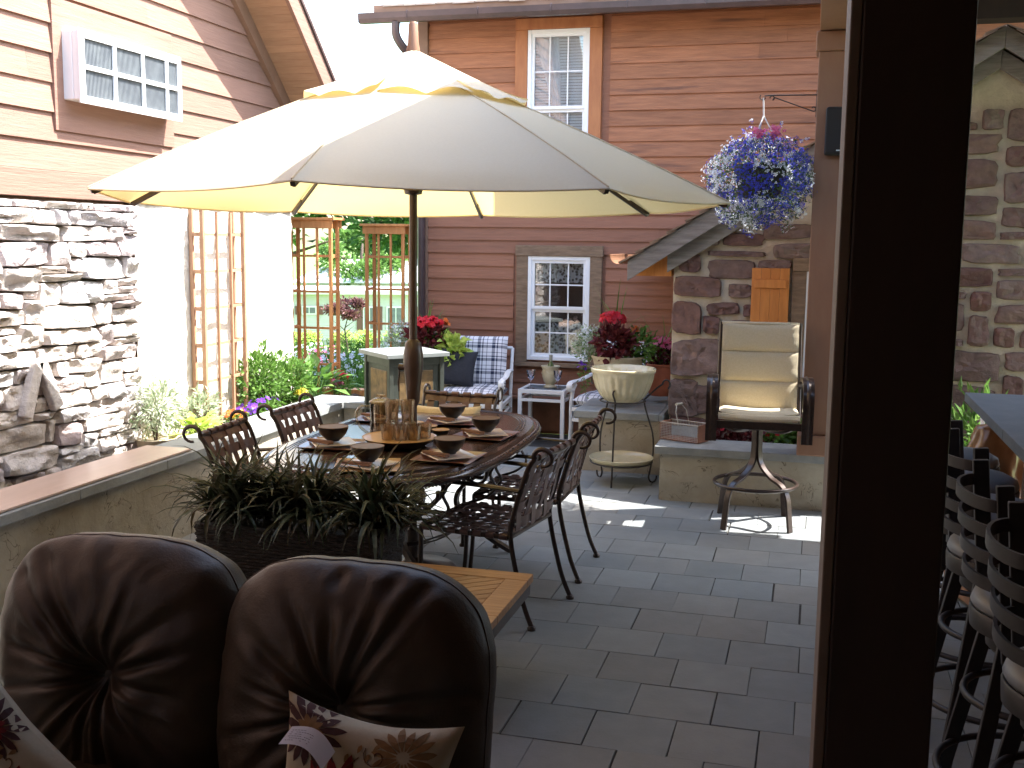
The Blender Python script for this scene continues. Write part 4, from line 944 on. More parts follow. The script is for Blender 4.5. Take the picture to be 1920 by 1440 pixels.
# table ware ----------------------------------------------------------
def bowl(mb, r, h, c=(0, 0, 0)):
    mb.lathe([(r*.42, 0), (r*.45, .006), (r*.62, h*.22), (r*.86, h*.52), (r*.97, h*.80), (r, h)], 28, c)
def place(label, x, y, rz, rz2, rz3=0):
    t = thing('plate_stack', label, 'plate', (x, y, .7612), rz, 'place settings on the dining table')
    m_ = MB(); s_ = .148
    m_.add([(-s_*.8, -s_*.8, 0), (s_*.8, -s_*.8, 0), (s_*.8, s_*.8, 0), (-s_*.8, s_*.8, 0), (-s_, -s_, .014), (s_, -s_, .014), (s_, s_, .014), (-s_, s_, .014),
            (-s_*.97, -s_*.97, .015), (s_*.97, -s_*.97, .015), (s_*.97, s_*.97, .015), (-s_*.97, s_*.97, .015), (-s_*.75, -s_*.75, .006), (s_*.75, -s_*.75, .006), (s_*.75, s_*.75, .006), (-s_*.75, s_*.75, .006)],
           [(3, 2, 1, 0)]+[(i, (i+1) % 4, 4+(i+1) % 4, 4+i) for i in range(4)]+[(4+i, 4+(i+1) % 4, 8+(i+1) % 4, 8+i) for i in range(4)]+[(8+i, 8+(i+1) % 4, 12+(i+1) % 4, 12+i) for i in range(4)]+[(12, 13, 14, 15)])
    m_.build('large_plate', rz3 or 'plate_red', t)
    m_ = MB(); s_ = .105; q = Matrix.Rotation(rz2, 4, 'Z') @ Matrix.Translation((0, 0, .0155))
    pts = [q @ Vector(p) for p in [(-s_, -s_, .004), (s_, -s_, .004), (s_, s_, .004), (-s_, s_, .004), (-s_*.97, -s_*.97, .008), (s_*.97, -s_*.97, .008), (s_*.97, s_*.97, .008), (-s_*.97, s_*.97, .008), (-s_*.6, -s_*.6, .001), (s_*.6, -s_*.6, .001), (s_*.6, s_*.6, .001), (-s_*.6, s_*.6, .001)]]
    m_.add(pts, [(3, 2, 1, 0)]+[(i, (i+1) % 4, 4+(i+1) % 4, 4+i) for i in range(4)]+[(4+i, 4+(i+1) % 4, 8+(i+1) % 4, 8+i) for i in range(4)]+[(8, 9, 10, 11)]); m_.build('small_plate', 'plate_cream', t)
    m_ = MB(); q = Matrix.Translation((-.045, -.06, .026)) @ Matrix.Rotation(-.5, 4, 'Z')
    m_.box((-.08, -.018, 0), (.075, .018, .008), .5, q); m_.box((-.085, -.012, .008), (.07, .02, .013), .5, q @ Matrix.Rotation(.12, 4, 'Z')); m_.build('napkin', 'napkin', t, bevel=.003)
    return t
def bowl_thing(label, x, y, z, r=.077, h=.073, inn='bowl_in', group='dark bowls at the place settings'):
    t = thing('bowl', label, 'bowl', (x, y, z), 0, group)
    m_ = MB(); bowl(m_, r, h); m_.v = m_.v; m_.f = m_.f[:-1]; m_.t = m_.t[:-1]; m_.build('outside', 'dark_glaze', t, smooth=50)
    m_ = MB(); m_.lathe([(r, h), (r*.985, h+.002), (r*.95, h), (r*.92, h*.8), (r*.80, h*.5), (r*.5, h*.2), (0, h*.16)], 28); m_.build('lining', inn, t, smooth=60)
    return t
PL = [(-2.30, 4.96, .1, .5, 'plate_red', 'on the wall side, before the nearer chair back'),
      (-1.93, 4.53, .35, .9, 'plate_tan', 'at the table end nearest the grassy planter'),
      (-1.64, 4.84, .0, .75, 'plate_red', 'on the paved side, before the near armchair'),
      (-1.65, 5.47, -.1, .6, 'plate_red', 'on the paved side, before the farther armchair'),
      (-1.96, 5.83, .2, .7, 'plate_red', 'at the far end of the table before the beige pillow'),
      (-2.37, 5.80, .1, .5, 'plate_red', 'on the wall side, half behind the pitcher')]
for x, y, a, b, m_, tx in PL:
    place(('tan' if 'tan' in m_ else 'red brown')+' square plates '+tx, x, y, a, b, m_)
    bowl_thing('dark bowl '+tx, x, y, .7612+.0275)
TR = thing('serving_tray', 'round golden wooden tray at the middle of the dining table', 'tray', (-1.985, 5.07, .7612))
mb = MB(); mb.lathe([(.11, 0), (.13, .004), (.175, .036), (.187, .046)], 48); mb.f.pop(); mb.t.pop(); mb.build('side', 'tray_dark', TR, smooth=50)
mb = MB(); mb.lathe([(.187, .046), (.189, .049), (.183, .048), (.165, .030), (.12, .026), (0, .025)], 48); mb.build('inside', 'tray', TR, smooth=50)
def tumbler(label, x, y, z, r=.036, h=.095, m='smoke_glass'):
    t = thing('tumbler', label, 'glass', (x, y, z), 0, 'frosted brown tumblers stacked on the tray')
    m_ = MB(); m_.lathe([(r*.72, 0), (r*.78, .004), (r, h), (r*.95, h), (r*.74, .012), (0, .010)], 20); m_.build('glass_body', m, t, smooth=50); return t
zt = .7612+.0265
tl = [(-.052, -.075, 0, 'lowest row of the tray, at its wall-side edge'), (.018, -.085, 0, 'lowest row of the tray, second along'), (.085, -.07, 0, 'lowest row of the tray, third along'), (.135, -.02, 0, 'lowest row of the tray, end closest to the small bowls'),
      (-.035, -.035, .0965, 'standing on top of the others, beside the pitcher'), (.048, -.035, .0965, 'standing on top of the others, in front of the umbrella pole'), (-.03, -.0, 0, 'lowest row of the tray, behind at the pitcher side'), (.05, .005, 0, 'lowest row of the tray, behind at the pole side')]
for x, y, z, tx in tl:
    a = radians(15); X = x*cos(a)-y*sin(a); Y = x*sin(a)+y*cos(a)
    tumbler('brown frosted tumbler, '+tx, -1.985+X*.95, 5.07+Y, zt+z, .037, .095 if not z else .118)
PT_ = thing('glass_pitcher', 'clear lidded glass pitcher with big loop handle behind the tray', 'pitcher', (-2.155, 5.24, .7612))
mb = MB(); mb.lathe([(.045, 0), (.058, .006), (.06, .03), (.056, .1), (.058, .185), (.060, .19), (.055, .19), (.052, .1), (.055, .03), (0, .012)], 28); mb.build('glass_body', 'clear_glass', PT_, smooth=50)
mb = MB(); mb.tube(crv([(-.052, -.01, .165), (-.10, -.03, .170), (-.125, -.04, .12), (-.105, -.03, .06), (-.055, -.01, .015)], 7), .007, 8); mb.build('handle', 'clear_glass', PT_, smooth=True)
mb = MB(); mb.lathe([(.061, .190), (.062, .197), (.04, .212), (.018, .215), (0, .215)], 28); mb.tube([(-.022, 0, .226), (.022, 0, .226)], .009, 10); mb.tube([(0, 0, .212), (0, 0, .226)], .006, 8); mb.build('lid', 'smoke_glass', PT_, smooth=50)
for x, y, tx in ((-2.06, 5.50, 'farthest of the three, half behind the tumblers'), (-1.955, 5.42, 'middle one of the three in a row'), (-1.855, 5.33, 'nearest of the three, behind a place setting')):
    bowl_thing('small dark bowl with mustard inside, '+tx, x, y, .762, .047, .048, 'mustard_in', 'small mustard lined bowls')

# swivel bar chair ----------------------------------------------------
SC = thing('swivel_bar_chair', 'tall cream padded swivel bar chair with dark arms on the paving before the seat wall', 'bar chair', (-.30, 7.05, 0), radians(4))
for k, a in enumerate((-130, -43, 47, 137)):
    a = radians(a); pts = crv([(.022, 0, .63), (.024, 0, .46), (.05, 0, .385), (.13, 0, .32), (.215, 0, .285), (.265, 0, .22), (.285, 0, .1), (.30, 0, .0)], 5)
    pts = [Vector((p.x*cos(a), p.x*sin(a), p.z)) for p in pts]
    mb = MB(); mb.ribbon(pts, (-sin(a)*.021, cos(a)*.021, 0), .017); mb.build('leg', 'bronze', SC, smooth=35, bevel=.003)
mb = MB(); mb.tube([(.262*cos(t/40*2*pi), .262*sin(t/40*2*pi), .268) for t in range(40)], .0125, 10, closed=True); mb.build('foot_ring', 'bronze', SC, smooth=True)
mb = MB(); mb.lathe([(.09, .625), (.1, .632), (.1, .64), (.05, .645), (.05, .655)], 20)
for sx in (-1, 1): mb.tube(crv([(sx*.03, -.05, .628), (sx*.13, -.16, .63), (sx*.2, -.19, .655), (sx*.25, -.19, .70)], 4), .011, 8)
for sx in (-1, 1): mb.tube(crv([(sx*.03, .05, .628), (sx*.13, .14, .63), (sx*.2, .16, .655), (sx*.25, .16, .70)], 4), .011, 8)
mb.box((-.27, -.235, .655), (.27, -.205, .70)); mb.box((-.27, .15, .655), (.27, .18, .70)); mb.build('swivel_frame', 'bronze', SC, smooth=40)
for sx in (-1, 1):
    mb = MB(); x = .292*sx
    pts = crv([(x, .20, .70), (x, .21, .82), (x, .17, .915), (x, .05, .945), (x, -.12, .955), (x, -.205, .93), (x, -.245, .86), (x, -.245, .72), (x, -.235, .575)], 6)
    mb.ribbon(pts, (.034, 0, 0), .028); mb.tube(pts, .019, 8); mb.build('arm', 'bronze', SC, smooth=35)
def pad(y0, z0, y1, z1, w, th, mb, n=14, edge=.7):
    """padded panel between two lines, bulging to the front"""
    d = Vector((0, y1-y0, z1-z0)); nn = Vector((0, -d.z, d.y)).normalized()
    for sg in (1, -1):
        def fn(u, v, sg=sg):
            a = 2*u-1; f = (max(0, 1-abs(2*v-1)**3.2)*max(0, 1-abs(a)**8))**.5
            p = Vector((a*w/2, y0, z0))+d*v + nn*(sg*th/2*f) + nn*.02*(a*a); return p + nn*.002*nz(a*5, v*5+z0*9, sg)
        mb.grid(fn if sg > 0 else (lambda u, v, fn=fn: fn(1-u, v)), 18, n)
mb = MB(); bl = [(.14, .735), (.178, .885), (.215, 1.04), (.245, 1.155), (.262, 1.275)]
pad(.155, .715, .195, .905, .49, .038, mb); pad(.195, .905, .235, 1.095, .49, .038, mb); pad(.235, 1.095, .268, 1.275, .49, .036, mb)
mb.build('back_pad', 'sling', SC, smooth=60)
mb = MB(); pad(-.225, .70, -.19, .735, .50, .03, mb, 8); pad(-.19, .735, .165, .715, .49, .045, mb, 20); mb.build('seat_pad', 'sling', SC, smooth=60)
for sx in (-1, 1):
    mb = MB(); mb.tube(crv([(sx*.262, .13, .68), (sx*.262, .17, .80), (sx*.258, .235, 1.05), (sx*.255, .275, 1.285)], 5), .012, 8); mb.build('back_rail', 'bronze', SC, smooth=50)
mb = MB(); mb.tube([(-.25, .27, 1.279), (.25, .27, 1.279)], .011, 8); mb.build('top_rail', 'sling', SC, smooth=True)

# white side table, glasses, ice bucket --------------------------------
WT = thing('side_table', 'white square side table with grey glass top by the red brown wall', 'side table', (-2.28, 9.45, 0))
for sx in (-1, 1):
    for sy in (-1, 1):
        mb = MB(); mb.box((sx*.195-.0175, sy*.185-.0175, 0), (sx*.195+.0175, sy*.185+.0175, .455)); mb.build('leg', 'white_paint', WT, bevel=.002)
mb = MB()
for z0_, z1_ in ((.456, .492), (.385, .41)):
    for s_ in (-1, 1): mb.box((-.213, s_*.185-.016, z0_), (.213, s_*.185+.016, z1_)); mb.box((s_*.195-.016, -.168, z0_), (s_*.195+.016, .168, z1_))
mb.build('frame', 'white_paint', WT, bevel=.002)
mb = MB(); mb.box((-.178, -.168, .478), (.178, .168, .488)); mb.build('glass_top', 'counter', WT)
def wine(label, x, y):
    t = thing('wine_glass', label, 'wine glass', (x, y, .493), 0, 'wine glasses on the white side table')
    m_ = MB(); m_.lathe([(.033, 0), (.033, .002), (.006, .006), (.0035, .015), (.0035, .07), (.010, .078), (.028, .10), (.036, .13), (.041, .165), (.039, .165), (.033, .13), (.02, .095), (0, .085)], 20); m_.build('glass_body', 'pink_glass', t, smooth=60)
wine('pale fluted wine glass standing near the chair side of the ice bucket', -2.395, 9.33); wine('pale fluted wine glass standing near the urn side of the ice bucket', -2.155, 9.36)
IB = thing('ice_bucket', 'cream glazed urn shaped ice bucket on the white side table', 'ice bucket', (-2.245, 9.45, .4925))
mb = MB(); mb.lathe([(.058, 0), (.060, .012), (.045, .02), (.040, .03), (.060, .055), (.074, .10), (.076, .14), (.072, .165), (.085, .19), (.088, .196), (.082, .198), (.066, .17), (.06, .1), (0, .06)], 32)
for k in range(4):
    a0 = k*pi/2+.4; mb.tube([(.078*cos(a0+q*1.4-.7), .078*sin(a0+q*1.4-.7), .155-.03*(1-(2*q-1)**2)) for q in [i/8 for i in range(9)]], .004, 6)
mb.build('pot', 'cream_glaze', IB, smooth=50)
BO = thing('wine_bottle', 'green bottle neck poking from the cream ice bucket', 'bottle', (-2.245, 9.46, .56))
mb = MB(); mb.lathe([(.036, 0), (.036, .10), (.03, .13), (.015, .165), (.014, .19)], 16); mb.build('body', 'bottle', BO, smooth=50)
mb = MB(); mb.lathe([(.0148, .165), (.0148, .215), (.016, .217), (.016, .226), (.0, .227)], 16); mb.build('foil_neck', 'foil', BO, smooth=50)

# plaid armchairs -----------------------------------------------------
def plaid_chair(label, loc, rz):
    t = thing('plaid_armchair', label, 'armchair', loc, rz, 'white armchairs with navy plaid cushions')   # faces -Y
    for sx in (-1, 1):
        m_ = MB(); x = .30*sx
        m_.tube(crv([(x, -.33, 0), (x, -.30, .2), (x, -.30, .38), (x, -.27, .52), (x, -.22, .575)], 4), .017, 8, flat=(1.3, .9)); m_.build('front_leg', 'white_paint', t, smooth=50)
        m_ = MB(); m_.tube(crv([(x, .33, 0), (x, .26, .3), (x, .28, .55), (x, .36, .82)], 4), .016, 8); m_.build('rear_leg', 'white_paint', t, smooth=50)
        m_ = MB(); sc = [Vector((x*1.02, -.30-.035*sin(a), .560+.035*cos(a))) for a in [radians(q) for q in range(0, 250, 25)]]
        m_.tube(crv([(x*.98, .30, .62), (x, .12, .63), (x*1.02, -.1, .60), (x*1.02, -.22, .60), (x*1.02, -.28, .597)], 5)+sc, .017, 8, flat=(1.6, .8)); m_.build('arm', 'white_paint', t, smooth=50)
    m_ = MB()
    for z0_, z1_ in ((.26, .29), (.35, .385)): m_.box((-.30, -.31, z0_), (.30, -.285, z1_)); m_.box((-.31, -.28, z0_), (-.285, .27, z1_)); m_.box((.285, -.28, z0_), (.31, .27, z1_)); m_.box((-.3, .26, z0_), (.3, .285, z1_))
    for k in range(5): m_.beam((-.2+.1*k, .275, .40), (-.2+.1*k, .36, .80), .02, .012)
    m_.tube([(-.3, .36, .82), (.3, .36, .82)], .016, 8); m_.build('frame', 'white_paint', t, bevel=.002)
    m_ = MB(); cushion(m_, .56, .60, .13, Matrix.Translation((0, -.02, .445)) @ Matrix.Rotation(radians(90), 4, 'X'), e=6, dog=.02, uv=True); m_.build('seat_cushion', 'plaid', t, smooth=True)
    m_ = MB(); cushion(m_, .54, .48, .13, Matrix.Translation((0, .22, .70)) @ Matrix.Rotation(radians(-14), 4, 'X'), e=6, dog=.02, uv=True); m_.build('back_cushion', 'plaid', t, smooth=True)
    return t
pc = plaid_chair('white armchair with navy plaid cushions, directly right of the dark cabinet', (-2.90, 9.22, 0), .12)
dup(pc, (-1.60, 9.28, 0), -.25, 'white plaid armchair mostly hidden behind the stucco block and bowl stand')
NV = thing('throw_pillow', 'navy square pillow leaning on the plaid armchair', 'pillow', (-3.02, 9.12, .52), .2)
mb = MB(); cushion(mb, .34, .34, .11, Matrix.Translation((0, 0, .15)) @ Matrix.Rotation(radians(-18), 4, 'X') @ Matrix.Rotation(.1, 4, 'Y')); mb.build('cover', 'navy', NV, smooth=True)

# cabinet -------------------------------------------------------------
CB = thing('fire_cabinet', 'dark metal cabinet with amber panels and slate top, behind the umbrella pole', 'cabinet', (-3.045, 7.87, 0), radians(47))
s_ = .215
mb = MB(); mb.box((-s_+.012, -s_+.012, .05), (s_-.012, s_-.012, .90)); mb.build('body', 'cabinet', CB)
mb = MB()
for sx in (-1, 1):
    for sy in (-1, 1): mb.box((sx*s_-.018, sy*s_-.018, 0), (sx*s_+.018, sy*s_+.018, .91))
for z0_, z1_ in ((.06, .10), (.47, .51), (.85, .91)):
    for q in (-1, 1): mb.box((-s_, q*s_-.012, z0_), (s_, q*s_+.012, z1_)); mb.box((q*s_-.012, -s_, z0_), (q*s_+.012, s_, z1_))
mb.build('frame', 'cabinet', CB, bevel=.003)
mb = MB(); mb.box((-s_-.05, -s_-.05, .912), (s_+.05, s_+.05, .945)); mb.build('slate_top', 'cab_top', CB, bevel=.004)
for k in range(4):
    q = Matrix.Rotation(k*pi/2, 4, 'Z'); mb = MB(); mb.box((-.145, -s_-.002, .55), (.145, -s_+.008, .81), .5, q); mb.build('amber_panel', 'amber', CB, bevel=.006); mb = MB(); mb.box((-.19, -s_+.001, .511), (-.146, -s_+.011, .849), .5, q); mb.box((.146, -s_+.001, .511), (.19, -s_+.011, .849), .5, q); mb.box((-.145, -s_+.001, .511), (.145, -s_+.011, .549), .5, q); mb.box((-.145, -s_+.001, .811), (.145, -s_+.011, .849), .5, q); mb.build('panel_frame', 'cabinet', CB)
    mb = MB()
    for i in range(12):
        cx = -.165+i*.03; mb.tube([q @ Vector((cx+.012*cos(a), -s_-.004, .415+.028*sin(a))) for a in [j/10*2*pi for j in range(10)]], .0035, 5, closed=True)
    for i in range(3):
        cx = -.12+i*.12
        for sg in (-1, 1):
            mb.tube([q @ Vector((cx+sg*(.006+.0055*a)*cos(a)+sg*.012, -s_-.004, .25+(.006+.0075*a)*sin(a))) for a in [j*.4 for j in range(16)]], .004, 5)
    mb.tube([q @ Vector((x, -s_-.004, .37)) for x in (-.2, .2)], .004, 5); mb.build('scrollwork', 'cab_top', CB)

# bowl on iron stand ---------------------------------------------------
ST = thing('bowl_stand', 'black iron scroll stand carrying the big cream bowl and a shallow tray', 'stand', (-1.33, 7.95, 0), radians(-8))
for k, a in enumerate((-92, 30, 150)):
    a = radians(a); mb = MB()
    pts = [(.33+.030*cos(t), .745+.035*sin(t)) for t in [radians(q) for q in range(-60, 200, 26)]]
    pts += [(.26, .72), (.19, .655), (.165, .62), (.19, .52), (.235, .38), (.245, .25), (.235, .16), (.225, .10)] if k else [(.215, .70), (.17, .645), (.165, .60), (.175, .45), (.19, .2), (.20, .05), (.205, 0)]
    if k: pts += [(.245+.03*cos(t), .045+.045*sin(t)) for t in [radians(q) for q in range(150, 390, 24)]]
    if not k: pts = [(.165, .73), (.17, .75), (.18, .73)] + pts[-7:]
    pts = crv([(r*cos(a), r*sin(a), z) for r, z in pts], 3); mb.tube(pts, .0068, 7); mb.build('leg', 'black_iron', ST, smooth=True)
for r, z in ((.168, .628), (.232, .165)):
    mb = MB(); mb.tube([(r*cos(t/36*2*pi), r*sin(t/36*2*pi), z) for t in range(36)], .006, 7, closed=True); mb.build('ring', 'black_iron', ST, smooth=True)
UB = thing('fluted_bowl', 'large fluted cream ceramic bowl resting on the iron stand', 'bowl', (-1.33, 7.95, .625))
mb = MB()
mb.lathe([(.09, 0), (.13, .004), (.165, .04), (.20, .10), (.222, .17), (.232, .212), (.240, .220), (.243, .245), (.238, .25), (.222, .246), (.20, .18), (.15, .09), (0, .06)], 96, (0, 0, 0), .5, (24, .055, .02, .19)); mb.build('ceramic', 'cream_glaze', UB, smooth=60)
UT = thing('shallow_dish', 'round shallow cream dish on the lower ring of the iron stand', 'dish', (-1.33, 7.95, .168))
mb = MB(); mb.lathe([(.17, -.03), (.20, -.012), (.225, .0), (.238, .025), (.242, .032), (.236, .034), (.222, .012), (.19, .0), (0, -.006)], 48); mb.build('ceramic', 'cream_glaze', UT, smooth=50)

# wire bottle carrier ---------------------------------------------------
WB = thing('wire_basket', 'small worn wood and wire carrier with handle on the seat wall cap', 'basket', (-.845, 7.755, .3935), radians(-24))
L_, Wd, Hh_ = .155, .075, .125
for sx in (-1, 1):
    mb = MB(); mb.box((sx*L_-.006, -Wd, 0), (sx*L_+.006, Wd, Hh_)); mb.build('end_board', 'red_wood', WB, bevel=.002)
mb = MB(); mb.box((-L_, -Wd, 0), (L_, Wd, .010)); mb.build('bottom_board', 'red_wood', WB)
mb = MB()
for sy in (-1, 1):
    for i in range(25): x = -L_+2*L_*i/24; mb.tube([(x, sy*Wd, .005), (x, sy*Wd, Hh_)], .0012, 4)
    for j in range(11): z = .008+Hh_*j/10.5; mb.tube([(-L_, sy*Wd, z), (L_, sy*Wd, z)], .0012, 4)
for x in (-.05, .05):
    for i in range(9): y = -Wd+2*Wd*i/8; mb.tube([(x, y, .01), (x, y, Hh_-.02)], .0012, 4)
for sy in (-1, 1): mb.tube([(-L_, sy*Wd, Hh_), (L_, sy*Wd, Hh_)], .003, 6)
mb.build('wire_mesh', 'wire', WB)
mb = MB(); mb.tube([(-.0, -Wd, Hh_-.03), (-.03, -Wd, Hh_+.08), (-.05, -.03, Hh_+.13)], .003, 6); mb.tube([(-.0, Wd, Hh_-.03), (-.03, Wd, Hh_+.08), (-.05, .03, Hh_+.13)], .003, 6)
mb.tube([(-.05, -.04, Hh_+.13), (-.05, .04, Hh_+.13)], .010, 8); mb.build('handle', 'wire', WB, smooth=50)

# teak coffee table -----------------------------------------------------
CT = thing('coffee_table', 'low golden teak coffee table with diagonal slats behind the sofa', 'coffee table', (-1.975, 3.915, 0))
hx_, hy_, zt_ = .912, .315, .43
mb = MB(); bw_ = .095
mb.box((-hx_, -hy_, zt_-.032), (hx_, -hy_+bw_, zt_), .4); mb.box((-hx_, hy_-bw_, zt_-.032), (hx_, hy_, zt_), .7)
mb.box((-hx_, -hy_+bw_+.001, zt_-.032), (-hx_+bw_, hy_-bw_-.001, zt_), .2); mb.box((hx_-bw_, -hy_+bw_+.001, zt_-.032), (hx_, hy_-bw_-.001, zt_), .55)
mb.build('frame', 'teak', CT, bevel=.003)
mb = MB(); xi, yi = hx_-bw_-.002, hy_-bw_-.002; pch = .078; c = -xi-2*yi
def clip(poly):
    out = poly
    for ax, sg, lim in ((0, 1, xi), (0, -1, xi), (1, 1, yi), (1, -1, yi)):
        res = []
        for i in range(len(out)):
            a, b = out[i], out[(i+1) % len(out)]; fa, fb = sg*a[ax]-lim, sg*b[ax]-lim
            if fa <= 0: res.append(a)
            if fa*fb < 0: t_ = fa/(fa-fb); res.append((a[0]+(b[0]-a[0])*t_, a[1]+(b[1]-a[1])*t_))
        out = res
        if not out: return []
    return out
while c < xi+2*yi:
    w_ = pch-.007; k_ = 1.25
    poly = clip([(c-k_*.5, -.5), (c+w_-k_*.5, -.5), (c+w_+k_*.5, .5), (c+k_*.5, .5)])
    if len(poly) > 2: mb.prism([(x, y, zt_-.024) for x, y in poly], (0, 0, .022), R.random())
    c += pch
mb.build('slats', 'teak', CT, bevel=.0015)
mb = MB(); mb.box((-hx_+.01, -hy_+.01, zt_-.085), (hx_-.01, -hy_+.03, zt_-.033)); mb.box((-hx_+.01, hy_-.03, zt_-.085), (hx_-.01, hy_-.01, zt_-.033))
mb.box((-hx_+.01, -hy_+.031, zt_-.085), (-hx_+.03, hy_-.031, zt_-.033)); mb.box((hx_-.03, -hy_+.031, zt_-.085), (hx_-.01, hy_-.031, zt_-.033)); mb.box((-hx_+.031, -hy_+.031, zt_-.06), (hx_-.031, hy_-.031, zt_-.045)); mb.build('apron', 'bronze', CT)
for sx in (-1, 1):
    for sy in (-1, 1): mb = MB(); mb.beam((sx*(hx_-.24), sy*(hy_-.10), 0), (sx*(hx_-.24), sy*(hy_-.10), zt_-.086), .05, .05, up=(0, 1, 0)); mb.build('leg', 'bronze', CT, bevel=.003)

# sofa -------------------------------------------------------------------
SO = thing('leather_sofa', 'dark brown tufted leather loveseat seen over its back cushions', 'sofa', (-1.33, 2.1, 0))
mb = MB(); mb.box((-.66, -.55, .12), (.60, .36, .26)); mb.box((-.58, .33, .26), (.50, .36, .80))
for sx in (-1, 1):
    for sy in (-.5, .30): mb.box((sx*.5-.03, sy-.03, 0), (sx*.5+.03, sy+.03, .12))
mb.build('frame', 'bronze', SO, bevel=.01)
for sx in (-1, 1): mb = MB(); cushion(mb, .60, .80, .22, Matrix.Translation((sx*.30, -.06, .37)) @ Matrix.Rotation(radians(90), 4, 'X'), e=8, dog=.01); mb.build('seat_cushion', 'leather', SO, smooth=True)
def tuft(parent, cx, cy, cz, w, h, tilt, seed, rz=0, skew=0):
    rg = random.Random(seed); n = 15; cre = []
    for k in range(n):
        cre.append((2*pi*(k+rg.uniform(-.33, .33))/n, rg.uniform(.5, 1.0), rg.uniform(.55, 1.0), rg.uniform(.07, .15), rg.uniform(-.18, .18)))
    tk = .115; mt = Matrix.Translation((cx, cy, cz)) @ Matrix.Rotation(rz, 4, 'Z') @ Matrix.Rotation(tilt, 4, 'X')
    def edge(th):
        e = 3.5; c, s2 = cos(th), sin(th); q = (abs(c)**e+abs(s2)**e)**(-1/e)
        return q*(1+.035*nz(c*1.6+seed, s2*1.6, 1)+.010*nz(c*7+seed, s2*7, 2)), c, s2
    def front(th, r):
        q, c, s2 = edge(th); d = tk*(1-r**3.4)**.62; d -= .075*math.exp(-(r/.17)**2); cr = 0
        for a, dep, rm, wd, bend in cre:
            da = (th-a-bend*r+pi) % (2*pi)-pi
            if r > .04:
                arc = da*max(r, .12)*1.0; ww_ = wd*(.30+.5*r)
                amp = dep*(r/.16 if r < .16 else max(0, 1-((r-.16)/(rm-.02 if rm > .3 else .4))**1.6))
                cr += .0155*amp*(1+.5*nz(c*4+seed, s2*4, r*5))*(math.exp(-(arc/ww_)**2*3.0)-.55*math.exp(-((abs(arc)-ww_*1.15)/ww_)**2*2.6))
                if rm > .8 and r > .78: cr += .012*math.sin(min(1, (r-.78)/.2)*pi)*math.exp(-(arc/.05)**2)
        d -= cr; d += .010*nz(c*r*4+seed, s2*r*4, 4)+.004*nz(c*r*12, s2*r*12, seed)+.0015*nz(c*r*34, s2*r*34, seed)
        return mt @ Vector((c*q*r*w/2 + skew*s2*r*h/2, -d, s2*q*r*h/2))
    m_ = MB(); NT = 150
    rr_ = [0.001, .03, .07, .11, .15, .2, .26, .32, .38, .44, .5, .56, .62, .68, .73, .78, .82, .86, .89, .92, .945, .965, .98, .992, 1.0]
    vs = [front(2*pi*k/NT, r) for r in rr_ for k in range(NT)]
    back = [(1.012, .02), (1.016, .045), (.99, .08), (.8, .09), (.4, .095), (.001, .095)]
    for r, d in back:
        for k in range(NT): q, c, s2 = edge(2*pi*k/NT); vs.append(mt @ Vector((c*q*r*w/2+skew*s2*r*h/2, d, s2*q*r*h/2)))
    m = len(rr_)+len(back)
    fs = [(i*NT+(k+1) % NT, i*NT+k, (i+1)*NT+k, (i+1)*NT+(k+1) % NT) for i in range(m-1) for k in range(NT)]
    m_.add(vs, fs); o = m_.build('back_cushion', 'leather', parent, smooth=True)
    m_ = MB(); pts = []
    for k in range(120): q, c, s2 = edge(2*pi*k/120); pts.append(mt @ Vector((c*q*w/2*1.002+skew*s2*h/2, .004, s2*q*h/2*1.002)))
    m_.tube(pts, .003, 6, closed=True); m_.build('piping', 'piping', o, smooth=True)
    m_ = MB(); m_.lathe([(.022, 0), (.019, .008), (.01, .012), (0, .013)], 16); m_.v = [tuple(mt @ Matrix.Translation((0, -.030, 0)) @ Matrix.Rotation(radians(90), 4, 'X') @ Vector(p)) for p in m_.v]
    m_.build('button', 'leather', o, smooth=True)
tuft(SO, .285, .225, .675, .70, .68, radians(-12), 3)
tuft(SO, -.385, .255, .665, .72, .70, radians(-12), 8, .03)

